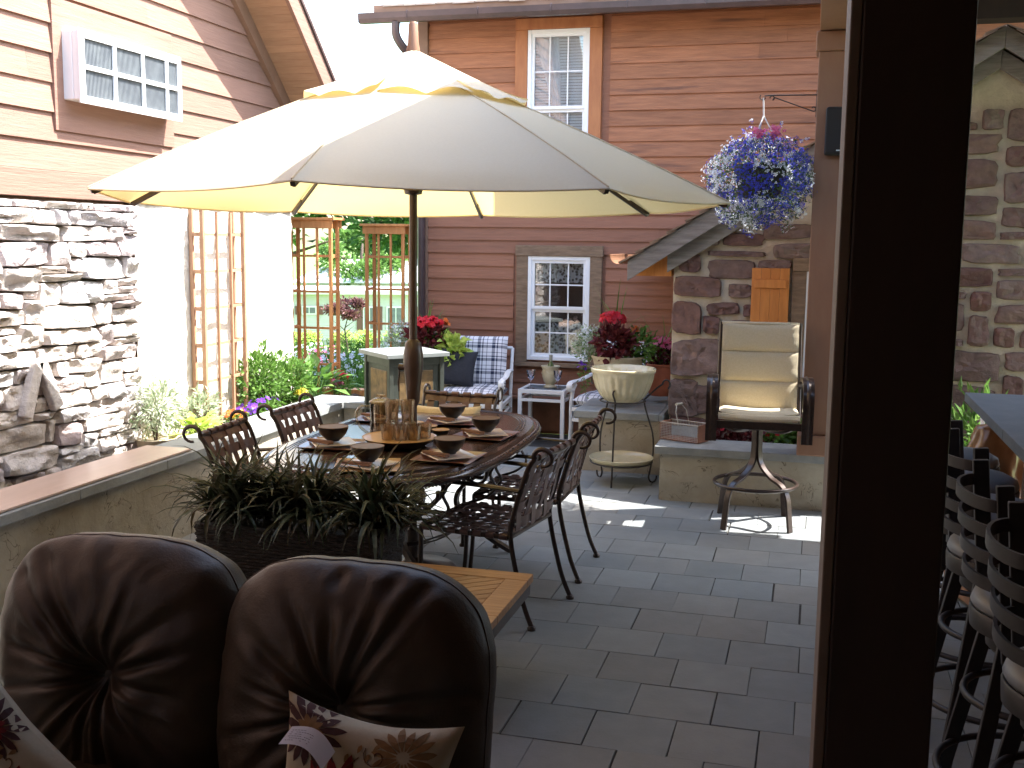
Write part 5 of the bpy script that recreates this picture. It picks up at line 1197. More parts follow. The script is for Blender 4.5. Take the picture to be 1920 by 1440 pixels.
# bar: counter and stools ---------------------------------------------------
BC = thing('bar_counter', 'blue grey slab topped bar counter at the right edge of the patio', 'bar counter', (1.2, 3.5, 0))
ysl = [1.2, 2.35, 3.5, 4.65, 5.80]
for i in range(4):
    mb = MB(); mb.box((.76-1.2, ysl[i]-3.5+.002, 1.03), (1.9-1.2, ysl[i+1]-3.5-.002, 1.075+R.uniform(-.001, .001)), R.random()); mb.build('counter_slab', 'counter', BC, bevel=.003)
mb = MB(); mb.box((1.02-1.2, 1.3-3.5, 0), (1.6-1.2, 5.62-3.5, 1.029)); mb.build('base', 'bar_base', BC)
def bar_stool(label, loc, rz):
    t = thing('bar_stool', label, 'bar stool', loc, rz, 'ladder back swivel stools along the bar counter')    # faces +X, back at -X
    m_ = MB(); m_.lathe([(.17, .70), (.197, .705), (.20, .755), (.196, .762)], 32); m_.build('seat_rim', 'stool_frame', t, smooth=40)
    m_ = MB(); m_.lathe([(.19, .762), (.198, .775), (.19, .80), (.15, .822), (.08, .832), (0, .835)], 32); m_.build('seat_cushion', 'stool_grey', t, smooth=True)
    for sy in (-1, 1):
        m_ = MB(); m_.beam((-.12, sy*.19, .66), (-.165, sy*.185, 1.16), .045, .024, up=(0, 1, 0)); m_.build('back_post', 'stool_frame', t, bevel=.003)
    for k in range(4):
        z = .872+k*.076; m_ = MB(); x0 = -.135-k*.01
        pts = [Vector((x0-.085*sin(a), (.186*cos(a)), z)) for a in [pi*i/12 for i in range(13)]]
        m_.ribbon([p for p in pts], (0, 0, .0175), .009); m_.build('slat', 'stool_frame', t, smooth=40)
    for sx in (-1, 1):
        for sy in (-1, 1):
            m_ = MB(); m_.beam((sx*.12, sy*.12, .69), (sx*.235, sy*.235, 0), .042, .022, up=(0, 1, 0)); m_.build('leg', 'stool_frame', t, bevel=.003)
    for r, z in ((.262, .26), (.20, .50)):
        m_ = MB(); m_.tube([(r*cos(i/36*2*pi), r*sin(i/36*2*pi), z) for i in range(36)], .011, 8, closed=True); m_.build('foot_ring', 'stool_frame', t, smooth=True)
    m_ = MB(); m_.lathe([(.14, .64), (.15, .65), (.15, .70)], 24); m_.build('swivel_plate', 'stool_frame', t, smooth=40)
    return t
lb = 'gunmetal ladder back bar stool, '
bs = bar_stool(lb+'second from the viewer', (.685, 3.31, 0), .03)
for y, tx, a in ((2.74, 'closest to the viewer', -.03), (3.90, 'first one clear of the dark post', .12), (4.45, 'third from the far counter end', 0), (5.0, 'second from the far counter end', .05), (5.52, 'at the far counter end', 0)):
    dup(bs, (.685 if y < 4 else .70, y, 0), a, lb+tx)
BG = thing('leather_bag', 'crumpled shiny tan leather bag under the far end of the counter', 'bag', (.93, 5.83, .52), .3)
mb = MB()
def bag(u, v):
    a = 2*pi*u; r = (.12+.03*sin(v*pi))*(1-.25*v*v); k = 1+.16*nz(cos(a)*2.4, sin(a)*2.4, v*3.2)+.10*nz(cos(a)*6, sin(a)*6, v*7)
    if v > .97: k *= .1
    return (cos(a)*r*k*1.1, sin(a)*r*k*.8, v*.40)
mb.grid(bag, 60, 26); mb.build('bag_body', 'tan_leather', BG, smooth=True)
mb = MB(); mb.box((-.16, -.16, -.50), (.16, .16, -.002)); mb.build('stand', 'bar_base', BG, bevel=.01)
# far white strap chair just seen over the counter
FC = thing('strap_bench', 'white framed bench with tan straps just showing above the counter', 'bench', (1.42, 7.0, 0))
mb = MB()
for x in (-.35, .35): mb.tube([(x, -.2, 0), (x, -.2, .45), (x, .25, .46), (x, .3, .80)], .014, 8); mb.tube([(x, .28, 0), (x, .25, .46)], .014, 8)
for y, z in ((-.2, .45), (.25, .46), (.3, .80)): mb.tube([(-.35, y, z), (.35, y, z)], .016, 8)
mb.build('frame', 'white_paint', FC, smooth=50)
mb = MB()
for k in range(7): x = -.3+k*.1; mb.ribbon([(x, -.2, .468), (x, .0, .455), (x, .24, .478), (x, .285, .6), (x, .3, .818), (x, .32, .80)], (.027, 0, 0), .003, R.random())
mb.build('straps', 'plate_tan', FC)
# ================================================================== PLANTS, GARDEN, FAR THINGS
R = random.Random(77)
# sofa pillows ---------------------------------------------------------
def floral_pillow(label, loc, mtx, w, seed, flowers, tagit=False):
    t = thing('floral_pillow', label, 'pillow', loc)
    def S(u, v, off=0.0):
        a, b = 2*u-1, 2*v-1; f = (max(0, 1-abs(a)**3)*max(0, 1-abs(b)**3))**.55
        k = 1-.17*(1-abs(b)**1.7)*abs(a)**4; l = 1-.17*(1-abs(a)**1.7)*abs(b)**4
        y = -(.070*f + .006*nz(a*3+seed, b*3, seed)*f + off)
        return mtx @ Vector((a*w/2*k, y, b*w/2*l))
    m_ = MB(); m_.grid(lambda u, v: S(u, v), 32, 32); m_.grid(lambda u, v: (lambda p: mtx @ Vector((p.x, -p.y*1.0, p.z)))(mtx.inverted() @ S(1-u, v)), 24, 24); m_.build('cover', 'pillow_cream', t, smooth=True)
    def petal(mb, cu, cv, ang, r0, r1, wd, off, tint):
        d = (cos(ang), sin(ang)); s_ = (-sin(ang), cos(ang)); P_ = []
        for q, hw in ((r0, .12), (r0+(r1-r0)*.35, .8), (r0+(r1-r0)*.65, 1), (r0+(r1-r0)*.85, .6)):
            for sg in (-1, 1): P_.append(S(min(1, max(0, cu+d[0]*q+s_[0]*wd*hw*sg)), min(1, max(0, cv+d[1]*q+s_[1]*wd*hw*sg)), off))
        P_.append(S(min(1, max(0, cu+d[0]*r1)), min(1, max(0, cv+d[1]*r1)), off))
        mb.add(P_, [(0, 1, 3, 2), (2, 3, 5, 4), (4, 5, 7, 6), (6, 7, 8)], tint)
    for (cu, cv, r, m1, m2) in flowers:
        m_ = MB()
        for k in range(15): petal(m_, cu, cv, 2*pi*k/15+.1*seed, r*.18, r*R.uniform(.85, 1.05), r*.11, .0016, R.random())
        m_.build('flower_print', m1, t)
        if m2:
            m_ = MB()
            for k in range(9): petal(m_, cu, cv, 2*pi*k/9, 0, r*.42, r*.09, .0026, R.random())
            m_.build('flower_centre_print', m2, t)
    m_ = MB()
    for (cu, cv, a0, s_) in ((.10, .52, .4, .10), (.60, .80, 2.6, .08), (.80, .35, 1.2, .10), (.38, .22, 4, .12)):
        pts = [S(min(.98, max(.02, cu+s_*(1-j/16)*cos(a0+j*.45)*.9)), min(.98, max(.02, cv+s_*(1-j/16)*sin(a0+j*.45)*.9)), .002) for j in range(16)]; m_.tube(pts, .0011, 5)
    for (u0, v0, u1, v1) in ((.08, .45, .55, .78), (.86, .25, .80, .68), (.60, .10, .66, .45)):
        pts = [S(u0+(u1-u0)*q+.05*sin(q*4), v0+(v1-v0)*q, .002) for q in [i/14 for i in range(15)]]; m_.tube(pts, .0011, 5)
    m_.build('vine_print', 'print_brown', t)
    m_ = MB()
    for (cu, cv) in ((.50, .80), (.55, .76), (.58, .83), (.44, .74)): petal(m_, cu, cv, R.uniform(.3, 1.6), 0, .05, .012, .0022, R.random())
    m_.build('leaf_print', 'print_tan', t)
    if tagit:
        m_ = MB(); L = Matrix.Translation((-.958, 1.955, .785)) @ Matrix.Rotation(radians(-8), 4, 'Z') @ Matrix.Rotation(radians(16), 4, 'Y')
        Li = Matrix.Translation(loc).inverted()
        def lb_(u, v): return Li @ L @ Vector((-.04+.11*u, -.02-.04*v+.01*sin(u*3.2), .014*sin(u*3.4)-.024*v))
        m_.grid(lb_, 14, 6); la = m_.build('care_label', 'label', t, smooth=True)
        m_ = MB()
        for j in range(6):
            u = .06
            while u < .5:
                du = R.uniform(.015, .05); v = .22+.11*j; a, b = Vector(lb_(u, v)), Vector(lb_(min(.52, u+du), v)); up = Vector((0, -.0006, .0009)); h_ = Vector((0, -.0009, -.0005))
                if R.random() < .8 and not (j == 0 and u > .3): m_.add([a+up, b+up, b+up+h_, a+up+h_], [(0, 1, 2, 3)])
                u += du+.012
        m_.build('label_print', 'ink', la)
    return t
MT['pillow_cream'] = mat('cream cotton', (.50, .46, .34), (.46, .42, .31), .9, 80, bump=.1, bscale=200)
MT['print_red'] = mat('deep red print', (.20, .018, .02), (.15, .014, .016), .9, 50, tint=.2)
MT['print_plum'] = mat('dark plum print', (.065, .022, .022), (.05, .018, .018), .9, 50, tint=.2)
MT['print_tan'] = mat('tan print', (.27, .16, .07), (.22, .13, .055), .9, 50, tint=.2)
MT['print_blue'] = mat('slate blue print', (.08, .10, .16), (.06, .08, .13), .9, 50, tint=.2)
MT['print_brown'] = mat('brown vine print', (.14, .06, .035), (.11, .05, .03), .9, 50)
loc = (-.872, 1.99, .50)
floral_pillow('cream pillow with red and tan flower print and a white care label', loc, Matrix.Translation((0, 0, .115)) @ Matrix.Rotation(radians(4), 4, 'Y') @ Matrix.Rotation(radians(-16), 4, 'X'), .405, 2,
              [(.44, .50, .30, 'print_red', 'print_blue'), (.20, .86, .22, 'print_plum', 'print_tan'), (.74, .82, .19, 'print_tan', None), (.82, .12, .25, 'print_plum', None)], True)
loc = (-1.86, 1.99, .50)
floral_pillow('cream pillow with plum flower print in the sofa corner, tilted on edge', loc, Matrix.Translation((.0, 0, .03)) @ Matrix.Rotation(radians(43), 4, 'Y') @ Matrix.Rotation(radians(-14), 4, 'X'), .44, 5,
              [(.42, .86, .19, 'print_plum', 'print_red'), (.78, .66, .22, 'print_red', 'print_blue')])

# wicker planter ---------------------------------------------------------
WP = thing('wicker_planter', 'long dark wicker planter full of grassy dracaena on the coffee table', 'planter', (-1.965, 3.92, .431))
mb = MB(); tx_, ty_ = .375, .135
for j in range(17):
    z = .006+j*.0135; g_ = 1+.06*z/.23
    pts = []
    for (ax, ay, bx, by) in ((-1, -1, 1, -1), (1, -1, 1, 1), (1, 1, -1, 1), (-1, 1, -1, -1)):
        n_ = 24 if ay == by else 9
        for i in range(n_):
            q = i/n_; x = (ax+(bx-ax)*q)*tx_*g_; y = (ay+(by-ay)*q)*ty_*g_; o = .0045*cos(pi*(i+j)); pts.append((x+(o if ax == bx else 0), y+(o if ay == by else 0), z))
    mb.tube(pts, .0072, 5, closed=True)
mb.box((-tx_*.97, -ty_*.95, 0), (tx_*.97, ty_*.95, .215)); mb.build('trough', 'wicker', WP, smooth=60)
for cx, cy, n_ in ((-.29, -.02, 15), (-.1, .02, 13), (.08, -.02, 13), (.29, .01, 16)):
    mb = MB()
    for s_ in range(n_):
        bx = cx+R.gauss(0, .055); by = cy+R.gauss(0, .05); bz = .20; st = R.uniform(.0, .10)
        for k in range(15):
            az = R.uniform(0, 2*pi); 
            blade(mb, Vector((bx, by, bz+st*.8)), az, R.uniform(.19, .38), R.uniform(.008, .014), R.uniform(.30, 1.45), R.uniform(.7, 2.8), R.random(), 6)
    mb.build('grass_clump', 'blade', WP)

# hanging basket -----------------------------------------------------------
HB = thing('basket_bracket', 'thin black scroll bracket on the brown post holding the flower basket', 'bracket', (-.03, 7.50, 2.765))
mb = MB(); mb.tube([(0, 0, 0), (-.30, 0, .004), (-.335, 0, .0)], .0045, 7)
mb.tube([Vector((-.345-.018*cos(a), 0, -.006+.018*sin(a))) for a in [radians(q) for q in range(-170, 60, 20)]], .004, 6)
mb.tube([Vector((-.285-.014*cos(a), 0, -.014+.014*sin(a))) for a in [radians(q) for q in range(0, 280, 20)]]+[(-.27, 0, -.01), (-.03, 0, -.10)]+[Vector((-.018-.014*cos(a+pi), 0, -.09+.014*sin(a))) for a in [radians(q) for q in range(-90, 160, 20)]], .004, 6)
mb.tube([(0, 0, .03), (0, 0, -.14)], .005, 6); mb.build('bar', 'black_iron', HB, smooth=True)
HF = thing('hanging_basket', 'hanging basket overflowing with white and violet blue lobelia beside the brown post', 'hanging basket', (-.37, 7.50, 2.22))
mb = MB(); mb.tube([(0, 0, .535), (.006, 0, .42)], .0055, 7)
for a in (0, 2.1, 4.2): mb.tube([(.006, 0, .42), (.17*cos(a), .17*sin(a), .12)], .0045, 7)
mb.build('hanger', 'white_paint', HF)
mb = MB(); mb.lathe([(.10, -.12), (.14, -.08), (.17, .06), (.175, .10)], 24); mb.build('pot', 'wicker', HF, smooth=True)
def hb_pt(rad=None):
    v = rvec(R); m = 1+.22*nz(v.x*2.3, v.y*2.3, v.z*2.3+9)+.10*nz(v.x*6, v.y*6, v.z*6)
    rr_ = (R.random()**.28 if rad is None else rad)*m
    p = Vector((v.x*.355, v.y*.34, v.z*.295))*rr_
    if v.z < -.35: p.z -= .06*max(0, nz(v.x*3+4, v.y*3, 1)+.1)*rr_*2
    return p, v
mb = MB()
for k in range(4200):
    p, v = hb_pt(); leaf(mb, p, v+rvec(R)*.9, rvec(R), R.uniform(.018, .034), .009, R.random())
mb.build('foliage', 'leaf_basket', HF)
mw, mbl = MB(), MB()
for k in range(6200):
    p, v = hb_pt(R.uniform(.86, 1.07))
    c_ = nz(p.x*7+2, p.y*7, p.z*7)+.25*nz(p.x*17, p.y*17, p.z*17) + .12*(v.x) - .05
    if nz(p.x*13, p.y*13+3, p.z*13) < -.35: continue
    bloom(mbl if c_ > -.06 else mw, R, p, R.uniform(.008, .0135), 3, nrm=v+rvec(R)*.5)
for sx, sz in ((-.08, .40), (.12, .38), (-.12, .34), (.30, .27), (-.02, .33)):      # stray sprigs
    for k in range(34): q = R.random(); p = Vector((sx*(.5+.5*q)+R.gauss(0, .012), R.gauss(0, .015), .22+(sz-.22)*q)); bloom(mw if R.random() < .55 else mbl, R, p, .010, 3)
mw.build('white_flowers', 'fl_white', HF); mbl.build('blue_flowers', 'fl_blue', HF)
mb = MB()
for k in range(90): p = Vector((R.choice((-.02, .09))+R.gauss(0, .025), -.10+R.gauss(0, .03), .30+R.gauss(0, .016))); bloom(mb, R, p, .017, 4)
mb.build('pink_flowers', 'fl_pink', HF)

# generic plants --------------------------------------------------------------
def plant(name, label, cat, loc, clouds, group=None, stem=None, flowers=(), spikes=0, spk=(.35, .6), pot=None):
    t = thing(name, label, cat, loc, 0, group)
    if pot: pot(t)
    if stem:
        m_ = MB()
        for k in range(stem[0]):
            a = R.uniform(0, 2*pi); m_.tube([(0, 0, 0), (cos(a)*stem[1]*.3, sin(a)*stem[1]*.3, stem[2]*.5), (cos(a)*stem[1], sin(a)*stem[1], stem[2])], [stem[3], stem[3]*.8, stem[3]*.4], 6)
        m_.build('stems', 'bark', t)
    for (m, c, rr_, n, L, W) in clouds:
        m_ = MB(); cloud(m_, R, c, rr_, n, L, W); m_.build('foliage', m, t)
    for (m, c, rr_, n, r, pt) in flowers:
        m_ = MB(); rv = Vector(rr_)
        for k in range(n):
            v = rvec(R); v.z = abs(v.z)*.9+.1 if rv.z > 0 else v.z; p = Vector(c)+Vector((v.x*rv.x, v.y*rv.y, v.z*abs(rv.z)))*R.uniform(.7, 1.1); bloom(m_, R, p, r*R.uniform(.75, 1.2), pt, nrm=v+rvec(R)*.5+Vector((.0, -.4, .3)))
        m_.build('blossoms', m, t)
    if spikes:
        m_ = MB()
        for k in range(spikes): blade(m_, Vector((R.gauss(0, .02), R.gauss(0, .02), spk[0])), R.uniform(0, 2*pi), R.uniform(spk[1]*.8, spk[1]*1.3), .0065, R.uniform(1.1, 1.5), R.uniform(.2, 1.5), R.random(), 9)
        m_.build('spikes', 'leaf', t)
    return t
GB = 'plants in the bed along the cream stucco wall'
plant('dusty_shrub', 'pale silvery shrub in a tan tub against the cream stucco, next to the stacked stone', 'shrub', (-4.10, 6.12, .44), [('leaf_silver', (0, .03, .25), (.11, .22, .20), 900, .05, .014)], GB, (9, .09, .28, .005),
      pot=lambda t: (lambda m_: (m_.lathe([(.12, -.05), (.135, .05), (.14, .055), (.13, .055), (.12, .04), (0, .04)], 24), m_.build('tub', 'stone_planter', t, smooth=40)))(MB()))
plant('dusty_shrub', 'pale silvery low shrub between the lime hosta and the wall trellis', 'shrub', (-4.10, 6.68, .43), [('leaf_silver', (0, 0, .17), (.10, .20, .14), 600, .05, .014)], GB, (7, .07, .2, .005))
def hosta(label, loc, m, n, L, W, r):
    t = thing('hosta', label, 'plant', loc, 0, GB); m_ = MB()
    for k in range(n):
        az = R.uniform(0, 2*pi); rs = R.uniform(.3, 1.2); p = Vector((R.gauss(0, .02), R.gauss(0, .03), 0)); d = Vector((cos(az)*cos(rs), sin(az)*cos(rs), sin(rs))); q = p+d*R.uniform(r*.4, r)
        leaf(m_, q, d+Vector((0, 0, -.35)), Vector((0, 0, 1)), L*R.uniform(.8, 1.2), W*R.uniform(.8, 1.1), R.random(), .10)
        m_.tube([p, q], .0025, 4)
    m_.build('foliage', m, t); return t
hosta('bright lime yellow hosta spilling over the wall behind the nearer chair back', (-3.98, 6.42, .45), 'leaf_lime', 42, .12, .075, .15)
hosta('large leaved green hosta at the end of the wall bed by the free standing trellis', (-4.05, 8.42, .47), 'leaf', 30, .16, .09, .28)
plant('pansies', 'violet pansies in the wall bed above the farther chair back', 'flowers', (-3.99, 7.32, .44), [('leaf', (0, 0, .06), (.08, .34, .06), 260, .045, .02)], GB, None, [('fl_violet', (0, 0, .08), (.07, .32, .08), 26, .024, 5)])
plant('marigolds', 'small orange and yellow marigolds beside the lime hosta', 'flowers', (-3.98, 6.92, .44), [('leaf', (0, 0, .05), (.07, .14, .05), 140, .04, .016)], GB, None, [('fl_orange', (0, 0, .07), (.06, .12, .06), 20, .019, 7), ('fl_yellow', (0, .05, .07), (.05, .12, .06), 8, .019, 7)])
plant('leafy_bush', 'tall bright green leafy bush against the stucco beside the wall trellis', 'bush', (-4.10, 7.55, .43), [('leaf', (0, 0, .26), (.13, .30, .24), 1300, .06, .022)], GB, (10, .12, .35, .004))
plant('leafy_bush', 'second bright green leafy bush, at the far end of the cream stucco', 'bush', (-4.09, 8.05, .43), [('leaf', (0, 0, .20), (.13, .24, .19), 900, .06, .022)], GB, (8, .1, .3, .004))
plant('daylily', 'yellow bloom over green leaves near the end of the seat wall', 'flowers', (-3.98, 7.98, .45), [('leaf', (0, 0, .05), (.06, .12, .07), 120, .06, .012)], GB, None, [('fl_yellow', (0, 0, .10), (.03, .06, .03), 26, .03, 7)])
plant('red_flowers', 'red and pink flowers at the very end of the wall bed', 'flowers', (-3.96, 8.72, .42), [('leaf', (0, 0, .10), (.09, .13, .09), 260, .045, .02)], GB, None, [('fl_red', (0, 0, .16), (.06, .10, .06), 22, .022, 5), ('fl_pink', (0, -.1, .12), (.05, .06, .05), 14, .02, 5)])

# potted flowers ----------------------------------------------------------------
def pot_lathe(prof, m, seg=32, flute=None):
    def f(t): m_ = MB(); m_.lathe(prof, seg, flute=flute); m_.build('pot', m, t, smooth=45)
    return f
plant('flower_pot', 'mixed pot of red geranium, plum coleus and lime vine behind the dark cabinet', 'potted plant', (-3.36, 9.30, 0),
      [('leaf_silver', (-.26, 0, .90), (.13, .12, .13), 650, .035, .016), ('leaf_plum', (-.0, -.06, .93), (.17, .12, .10), 260, .085, .05), ('leaf', (.05, 0, .88), (.2, .14, .12), 260, .06, .03), ('leaf_lime', (.27, -.10, .80), (.11, .12, .17), 170, .085, .06)], None, None,
      [('fl_red', (.02, -.05, 1.03), (.14, .10, .08), 140, .026, 5), ('fl_orange', (.17, 0, 1.03), (.03, .03, .06), 30, .02, 5), ('fl_white', (-.25, -.02, .93), (.12, .1, .12), 110, .009, 4)], 9, (.88, .34),
      pot_lathe([(.16, 0), (.19, .3), (.22, .70), (.24, .78), (.25, .80), (.23, .81), (.2, .76), (0, .76)], 'stone_planter'))
plant('urn_planter', 'sandstone pedestal urn with red geranium and plum coleus on the stucco block', 'potted plant', (-1.49, 8.62, .5355),
      [('leaf_silver', (-.22, -.02, .46), (.13, .12, .13), 650, .030, .015), ('leaf', (-.22, -.02, .43), (.14, .12, .13), 240, .035, .014), ('leaf_plum', (.0, -.14, .47), (.14, .08, .12), 240, .085, .055), ('leaf', (.16, -.02, .45), (.14, .12, .13), 260, .07, .03), ('leaf', (-.26, -.06, .2), (.05, .05, .17), 130, .03, .012)], None, None,
      [('fl_red', (-.04, -.06, .63), (.11, .08, .075), 150, .026, 5), ('fl_orange', (.13, -.02, .56), (.025, .03, .05), 18, .018, 5), ('fl_violet', (-.28, -.08, .22), (.04, .03, .10), 12, .014, 5), ('fl_white', (-.22, -.05, .48), (.12, .10, .12), 90, .008, 4)], 9, (.42, .48),
      pot_lathe([(.115, 0), (.115, .012), (.10, .02), (.09, .03), (.055, .07), (.048, .09), (.06, .11), (.09, .125), (.16, .20), (.19, .28), (.205, .335), (.215, .345), (.215, .36), (.19, .355), (.16, .31), (0, .31)], 'stone_planter', 48, (16, .05, .02, .30)))
plant('terracotta_pot', 'round ribbed terracotta pot with pink flowers in the corner by the stone wing', 'potted plant', (-1.195, 8.98, .5355),
      [('leaf_plum', (0, 0, .34), (.11, .10, .09), 260, .06, .035), ('leaf', (0, 0, .33), (.11, .1, .08), 120, .045, .02)], None, None, [('fl_pink', (.02, -.02, .40), (.11, .09, .09), 90, .018, 5)], 7, (.3, .42),
      pot_lathe([(.075, 0), (.085, .01), (.118, .08), (.125, .14), (.118, .21), (.108, .24), (.118, .25), (.118, .268), (.104, .268), (.1, .24), (0, .235)], 'terracotta', 72, (36, .03, .03, .22)))
for x, m, tx, fl in ((-.60, 'leaf_plum', 'dark plum bedding plant with red blooms, nearest the wire carrier', 'fl_red'), (-.40, 'leaf_plum', 'dark plum bedding plant behind the seat of the swivel chair', None), (-.18, 'leaf', 'green bedding plant with red blooms behind the swivel chair', 'fl_red'), (.02, 'leaf', 'green leafy bedding plant next to the brown post', None), (.40, 'leaf', 'green leafy bedding plant on the bar side of the brown post', None)):
    plant('bedding_plant', tx, 'plant', (x, 8.02, .32), [(m, (0, 0, .09), (.12, .12, .10), 170, .075, .04)], 'bedding plants behind the right seat wall', None, [(fl, (0, -.04, .10), (.09, .05, .06), 12, .02, 5)] if fl else ())
plant('green_shrub', 'green shrub filling the gap between dark post and bar counter', 'shrub', (1.10, 7.65, 0), [('leaf', (0, 0, .42), (.32, .28, .40), 900, .09, .035)], None, (9, .2, .6, .006))

# trellises ------------------------------------------------------------------------
def trellis(label, loc, rz, w_, h_, d_, nv, rungs, cap=True, group='cedar trellises'):
    cw = 'cedar_bright' if cap else 'cedar_trellis'
    t = thing('trellis', label, 'trellis', loc, rz, group)
    for sx in (-1, 1):
        for yy in (0, d_): m_ = MB(); m_.box((sx*w_/2-.014, yy-.014, 0), (sx*w_/2+.014, yy+.014, h_), R.random()); m_.build('post', cw, t, bevel=.002)
        for z in rungs: m_ = MB(); m_.box((sx*w_/2-.009, .0145, z-.014), (sx*w_/2+.009, d_-.0145, z+.014), R.random()); m_.build('side_rung', cw, t)
    for i in range(nv): x = -w_/2+w_*(i+1)/(nv+1); m_ = MB(); m_.box((x-.009, -.012, .0), (x+.009, .006, h_-.02), R.random()); m_.build('upright', cw, t)
    for z in rungs: m_ = MB(); m_.box((-w_/2+.016, .0065, z-.010), (w_/2-.016, .020, z+.010), R.random()); m_.build('rung', cw, t)
    if cap:
        m_ = MB(); m_.box((-w_/2-.05, -.05, h_+.001), (w_/2+.05, d_+.05, h_+.022), .8); m_.box((-w_/2-.03, -.03, h_-.07), (w_/2+.03, -.017, h_), .3); m_.box((-w_/2-.03, d_+.017, h_-.07), (w_/2+.03, d_+.03, h_), .3); m_.build('cap_board', cw, t, bevel=.002)
    return t
rg = [.28+.31*k for k in range(5)]
trellis('flat cedar trellis fixed against the cream stucco wall', (-4.11, 7.04, .42), pi/2, .56, 1.58, .085, 2, [.10, .36, .62, .88, 1.14, 1.40], False)
trellis('free standing cedar trellis box just past the end of the cream stucco wall', (-4.24, 8.72, .40), 0, .38, 1.56, .14, 2, [.30, .62, .94, 1.25])
trellis('free standing cedar trellis box next to the corner of the red brown house', (-3.83, 9.42, .40), 0, .36, 1.52, .18, 2, [.30, .62, .94, 1.24])
TB = thing('timber_edge', 'low cedar timber edging the garden between the two trellis boxes', 'timber', (-3.85, 9.05, .0))
mb = MB(); mb.box((-.42, -.07, .395), (.6, .05, .45), .8); mb.build('top_board', 'cedar', TB, bevel=.003); mb = MB(); mb.box((-.42, -.03, 0), (.6, .03, .394), .2); mb.build('face_board', 'brown_trim', TB)

# garden ----------------------------------------------------------------------------
gb = 'shrubs in the garden bed beyond the patio'
for k, (x, y, h_, m, fl, tx) in enumerate(((-4.75, 10.9, .62, 'leaf', 'fl_white', 'white flowered shrub just behind the timber edge'), (-5.35, 11.6, .60, 'leaf', 'fl_white', 'white flowered shrub in the second row past the timber edge'), (-4.55, 12.1, .62, 'leaf_silver', None, 'pale silvery shrub near the house side of the garden bed'),
                                     (-5.95, 12.6, .60, 'leaf', 'fl_pink', 'green shrub with pink blooms in the garden bed'), (-5.2, 13.3, .75, 'leaf_silver', 'fl_white', 'pale bushy perennial at the back of the garden bed'), (-6.6, 13.6, .6, 'leaf', 'fl_white', 'white flowered shrub seen through the trellis box at the stucco end'),
                                     (-4.4, 10.3, .45, 'leaf', None, 'low green shrub by the trellis box near the house'), (-6.0, 14.8, .7, 'leaf', None, 'green shrub farthest back in the garden bed'))):
    plant('garden_shrub', tx, 'shrub', (x, y, ground_z(x, y)+.02), [(m, (0, 0, h_*.5), (.34, .34, h_*.5), 900, .075, .03), ('leaf', (0, 0, h_*.35), (.32, .32, h_*.35), 300, .09, .04)], gb, (6, .15, h_*.6, .006), [(fl, (0, 0, h_*.55), (.33, .33, h_*.45), 130, .028, 5)] if fl else ())
for k in range(7):
    x = -11.9+k*.62; y = 22+R.uniform(-.3, .3); z = ground_z(x, y)
    tx = ('leftmost', 'second', 'third', 'fourth, middle', 'fifth', 'sixth', 'last, house side')[k]
    t = plant('round_hedge', 'round clipped hedge bush with lime top, '+tx+' of seven', 'hedge bush', (x, y, z), [('leaf_dark', (0, 0, .30), (.34, .34, .34), 900, .07, .04), ('leaf_lime', (0, 0, .56), (.30, .30, .16), 420, .06, .035)], 'clipped hedge bushes', (4, .1, .3, .01))
def tree(name, label, loc, hgt, R3, n, L, m, lumps, trunk_r, clumps=None):
    t = thing(name, label, 'tree', loc); z0 = 0
    m_ = MB(); top = hgt*.55
    m_.tube([(0, 0, 0), (.05, .02, top*.5), (0, 0, top), (.1, 0, hgt*.8)], [trunk_r, trunk_r*.8, trunk_r*.6, trunk_r*.2], 10)
    for k in range(9):
        a = k*2.4; z = top*(.55+.06*k); m_.tube([(0, 0, z), (cos(a)*R3[0]*.35, sin(a)*R3[1]*.35, z+hgt*.08), (cos(a)*R3[0]*.7, sin(a)*R3[1]*.7, z+hgt*.14)], [trunk_r*.4, trunk_r*.25, trunk_r*.08], 6)
    m_.build('trunk', 'bark', t, smooth=True)
    m_ = MB()
    for k in range(lumps):
        v = rvec(R); c = Vector((v.x*R3[0]*.72, v.y*R3[1]*.72, hgt-R3[2]+v.z*R3[2]*.75)); s_ = R.uniform(.25, .42)
        cloud(m_, R, c, (R3[0]*s_, R3[1]*s_, R3[2]*s_*.8), n//lumps, L, L*.55, .35, .5)
    m_.build('crown', m, t); return t
MT['leaf_mid'] = leafmat('mid green leaves', [(.09, .19, .035), (.15, .28, .06), (.20, .34, .09)])
z = ground_z(-13, 30)
tree('maple_tree', 'large dark green maple hanging over the pale mobile home', (-10.9, 31, z), 8.0, (6.2, 4.2, 2.5), 15000, .30, 'leaf_dark', 34, .30)
tree('maple_tree', 'dark green tree farther left, seen through the trellis box at the stucco end', (-19.5, 35, ground_z(-19, 35)), 9.2, (5, 4, 2.7), 9000, .34, 'leaf_mid', 26, .28)
tree('leafy_tree', 'light green tree rising behind the pale gabled roof', (-21.6, 50, -2.7), 5.6, (2.2, 2.2, 2.0), 3600, .30, 'leaf_mid', 14, .2)
tree('leafy_tree', 'green tree behind the mobile home, house side', (-15.5, 54, -2.7), 6.6, (3.2, 2.6, 2.6), 3600, .34, 'leaf_mid', 14, .2)
z = ground_z(-8.5, 19)
tree('purple_tree', 'small purple leaved ornamental tree on the lawn before the mobile home', (-8.55, 19, z), 1.38, (.42, .36, .22), 1500, .085, 'leaf_purple_tree', 10, .022)
MH = thing('mobile_home', 'pale sided mobile home with maroon shutters beyond the lawn', 'house', (-18.8, 42, -2.75), radians(24))
mb = MB(); mb.box((-9, 0, .3), (9, 4, 2.25)); mb.box((-9, .05, 0), (9, 4, .3)); mb.build('wall', 'mobile_siding', MH)
mb = MB()
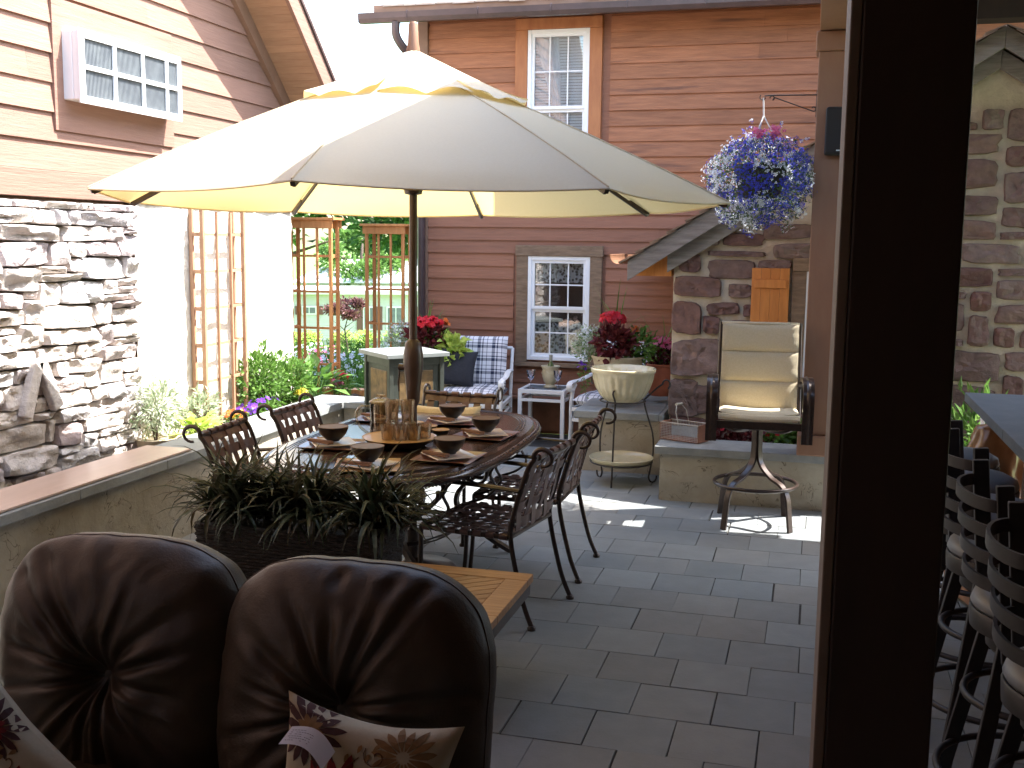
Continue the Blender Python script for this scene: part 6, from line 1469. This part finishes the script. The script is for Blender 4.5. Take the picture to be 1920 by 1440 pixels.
for k in range(18): mb.add([(-9, -.001, .32+k*.107), (9, -.001, .32+k*.107), (9, -.02, .32+k*.107), (-9, -.02, .32+k*.107), (9, -.002, .425+k*.107), (-9, -.002, .425+k*.107)], [(0, 1, 2, 3), (3, 2, 4, 5)], R.random())
mb.build('siding', 'mobile_siding', MH)
mb = MB(); mb.box((-9.2, -.25, 2.25), (9.2, 4.2, 2.42)); mb.build('roof', 'white_roof', MH)
for x, w_, zc_, h_, sh in ((-1.55, .62, 1.58, .36, 1), (.95, .55, 1.25, 1.0, 1), (2.05, .8, 1.25, 1.0, 0), (3.3, .6, 1.25, 1.0, 1), (-5, .9, 1.3, .9, 1), (6, .9, 1.3, .9, 1)):
    mb = MB(); mb.box((x-w_/2, -.06, zc_-h_/2), (x+w_/2, -.02, zc_+h_/2)); wd_ = mb.build('window', 'white_vinyl', MH); mb = MB(); mb.box((x-w_/2+.06, -.07, zc_-h_/2+.06), (x-.02, -.055, zc_+h_/2-.06)); mb.box((x+.02, -.07, zc_-h_/2+.06), (x+w_/2-.06, -.055, zc_+h_/2-.06)); mb.build('pane', 'screen', wd_)
    if sh:
        for sx in (-1, 1): mb = MB(); xx = x+sx*(w_/2+.14); mb.box((xx-.12, -.06, zc_-h_/2), (xx+.12, -.02, zc_+h_/2)); mb.build('shutter', 'maroon', MH)
GH = thing('pale_house', 'house with pale gabled roof standing behind the mobile home', 'house', (-20.5, 49, -2.8), radians(24))
mb = MB(); mb.box((-3.5, 0, 0), (3.5, 6, 2.6)); mb.build('wall', 'mobile_siding', GH)
mb = MB(); mb.prism([(-3.9, -.4, 2.5), (3.9, -.4, 2.5), (1.5, 1.5, 3.55), (-1.5, 1.5, 3.55)], (0, .001, .06)); mb.prism([(-1.5, 1.5, 3.55), (1.5, 1.5, 3.55), (3.9, 6, 2.5), (-3.9, 6, 2.5)], (0, .001, .06)); mb.add([(-3.9, -.4, 2.5), (-1.5, 1.5, 3.55), (-3.9, 6, 2.5)], [(0, 1, 2)]); mb.add([(3.9, -.4, 2.5), (1.5, 1.5, 3.55), (3.9, 6, 2.5)], [(0, 1, 2)]); mb.build('roof', 'white_roof', GH)
mb = MB(); mb.box((2.0, 1.4, 3.1), (2.4, 1.8, 3.8)); mb.build('chimney', 'counter', GH)
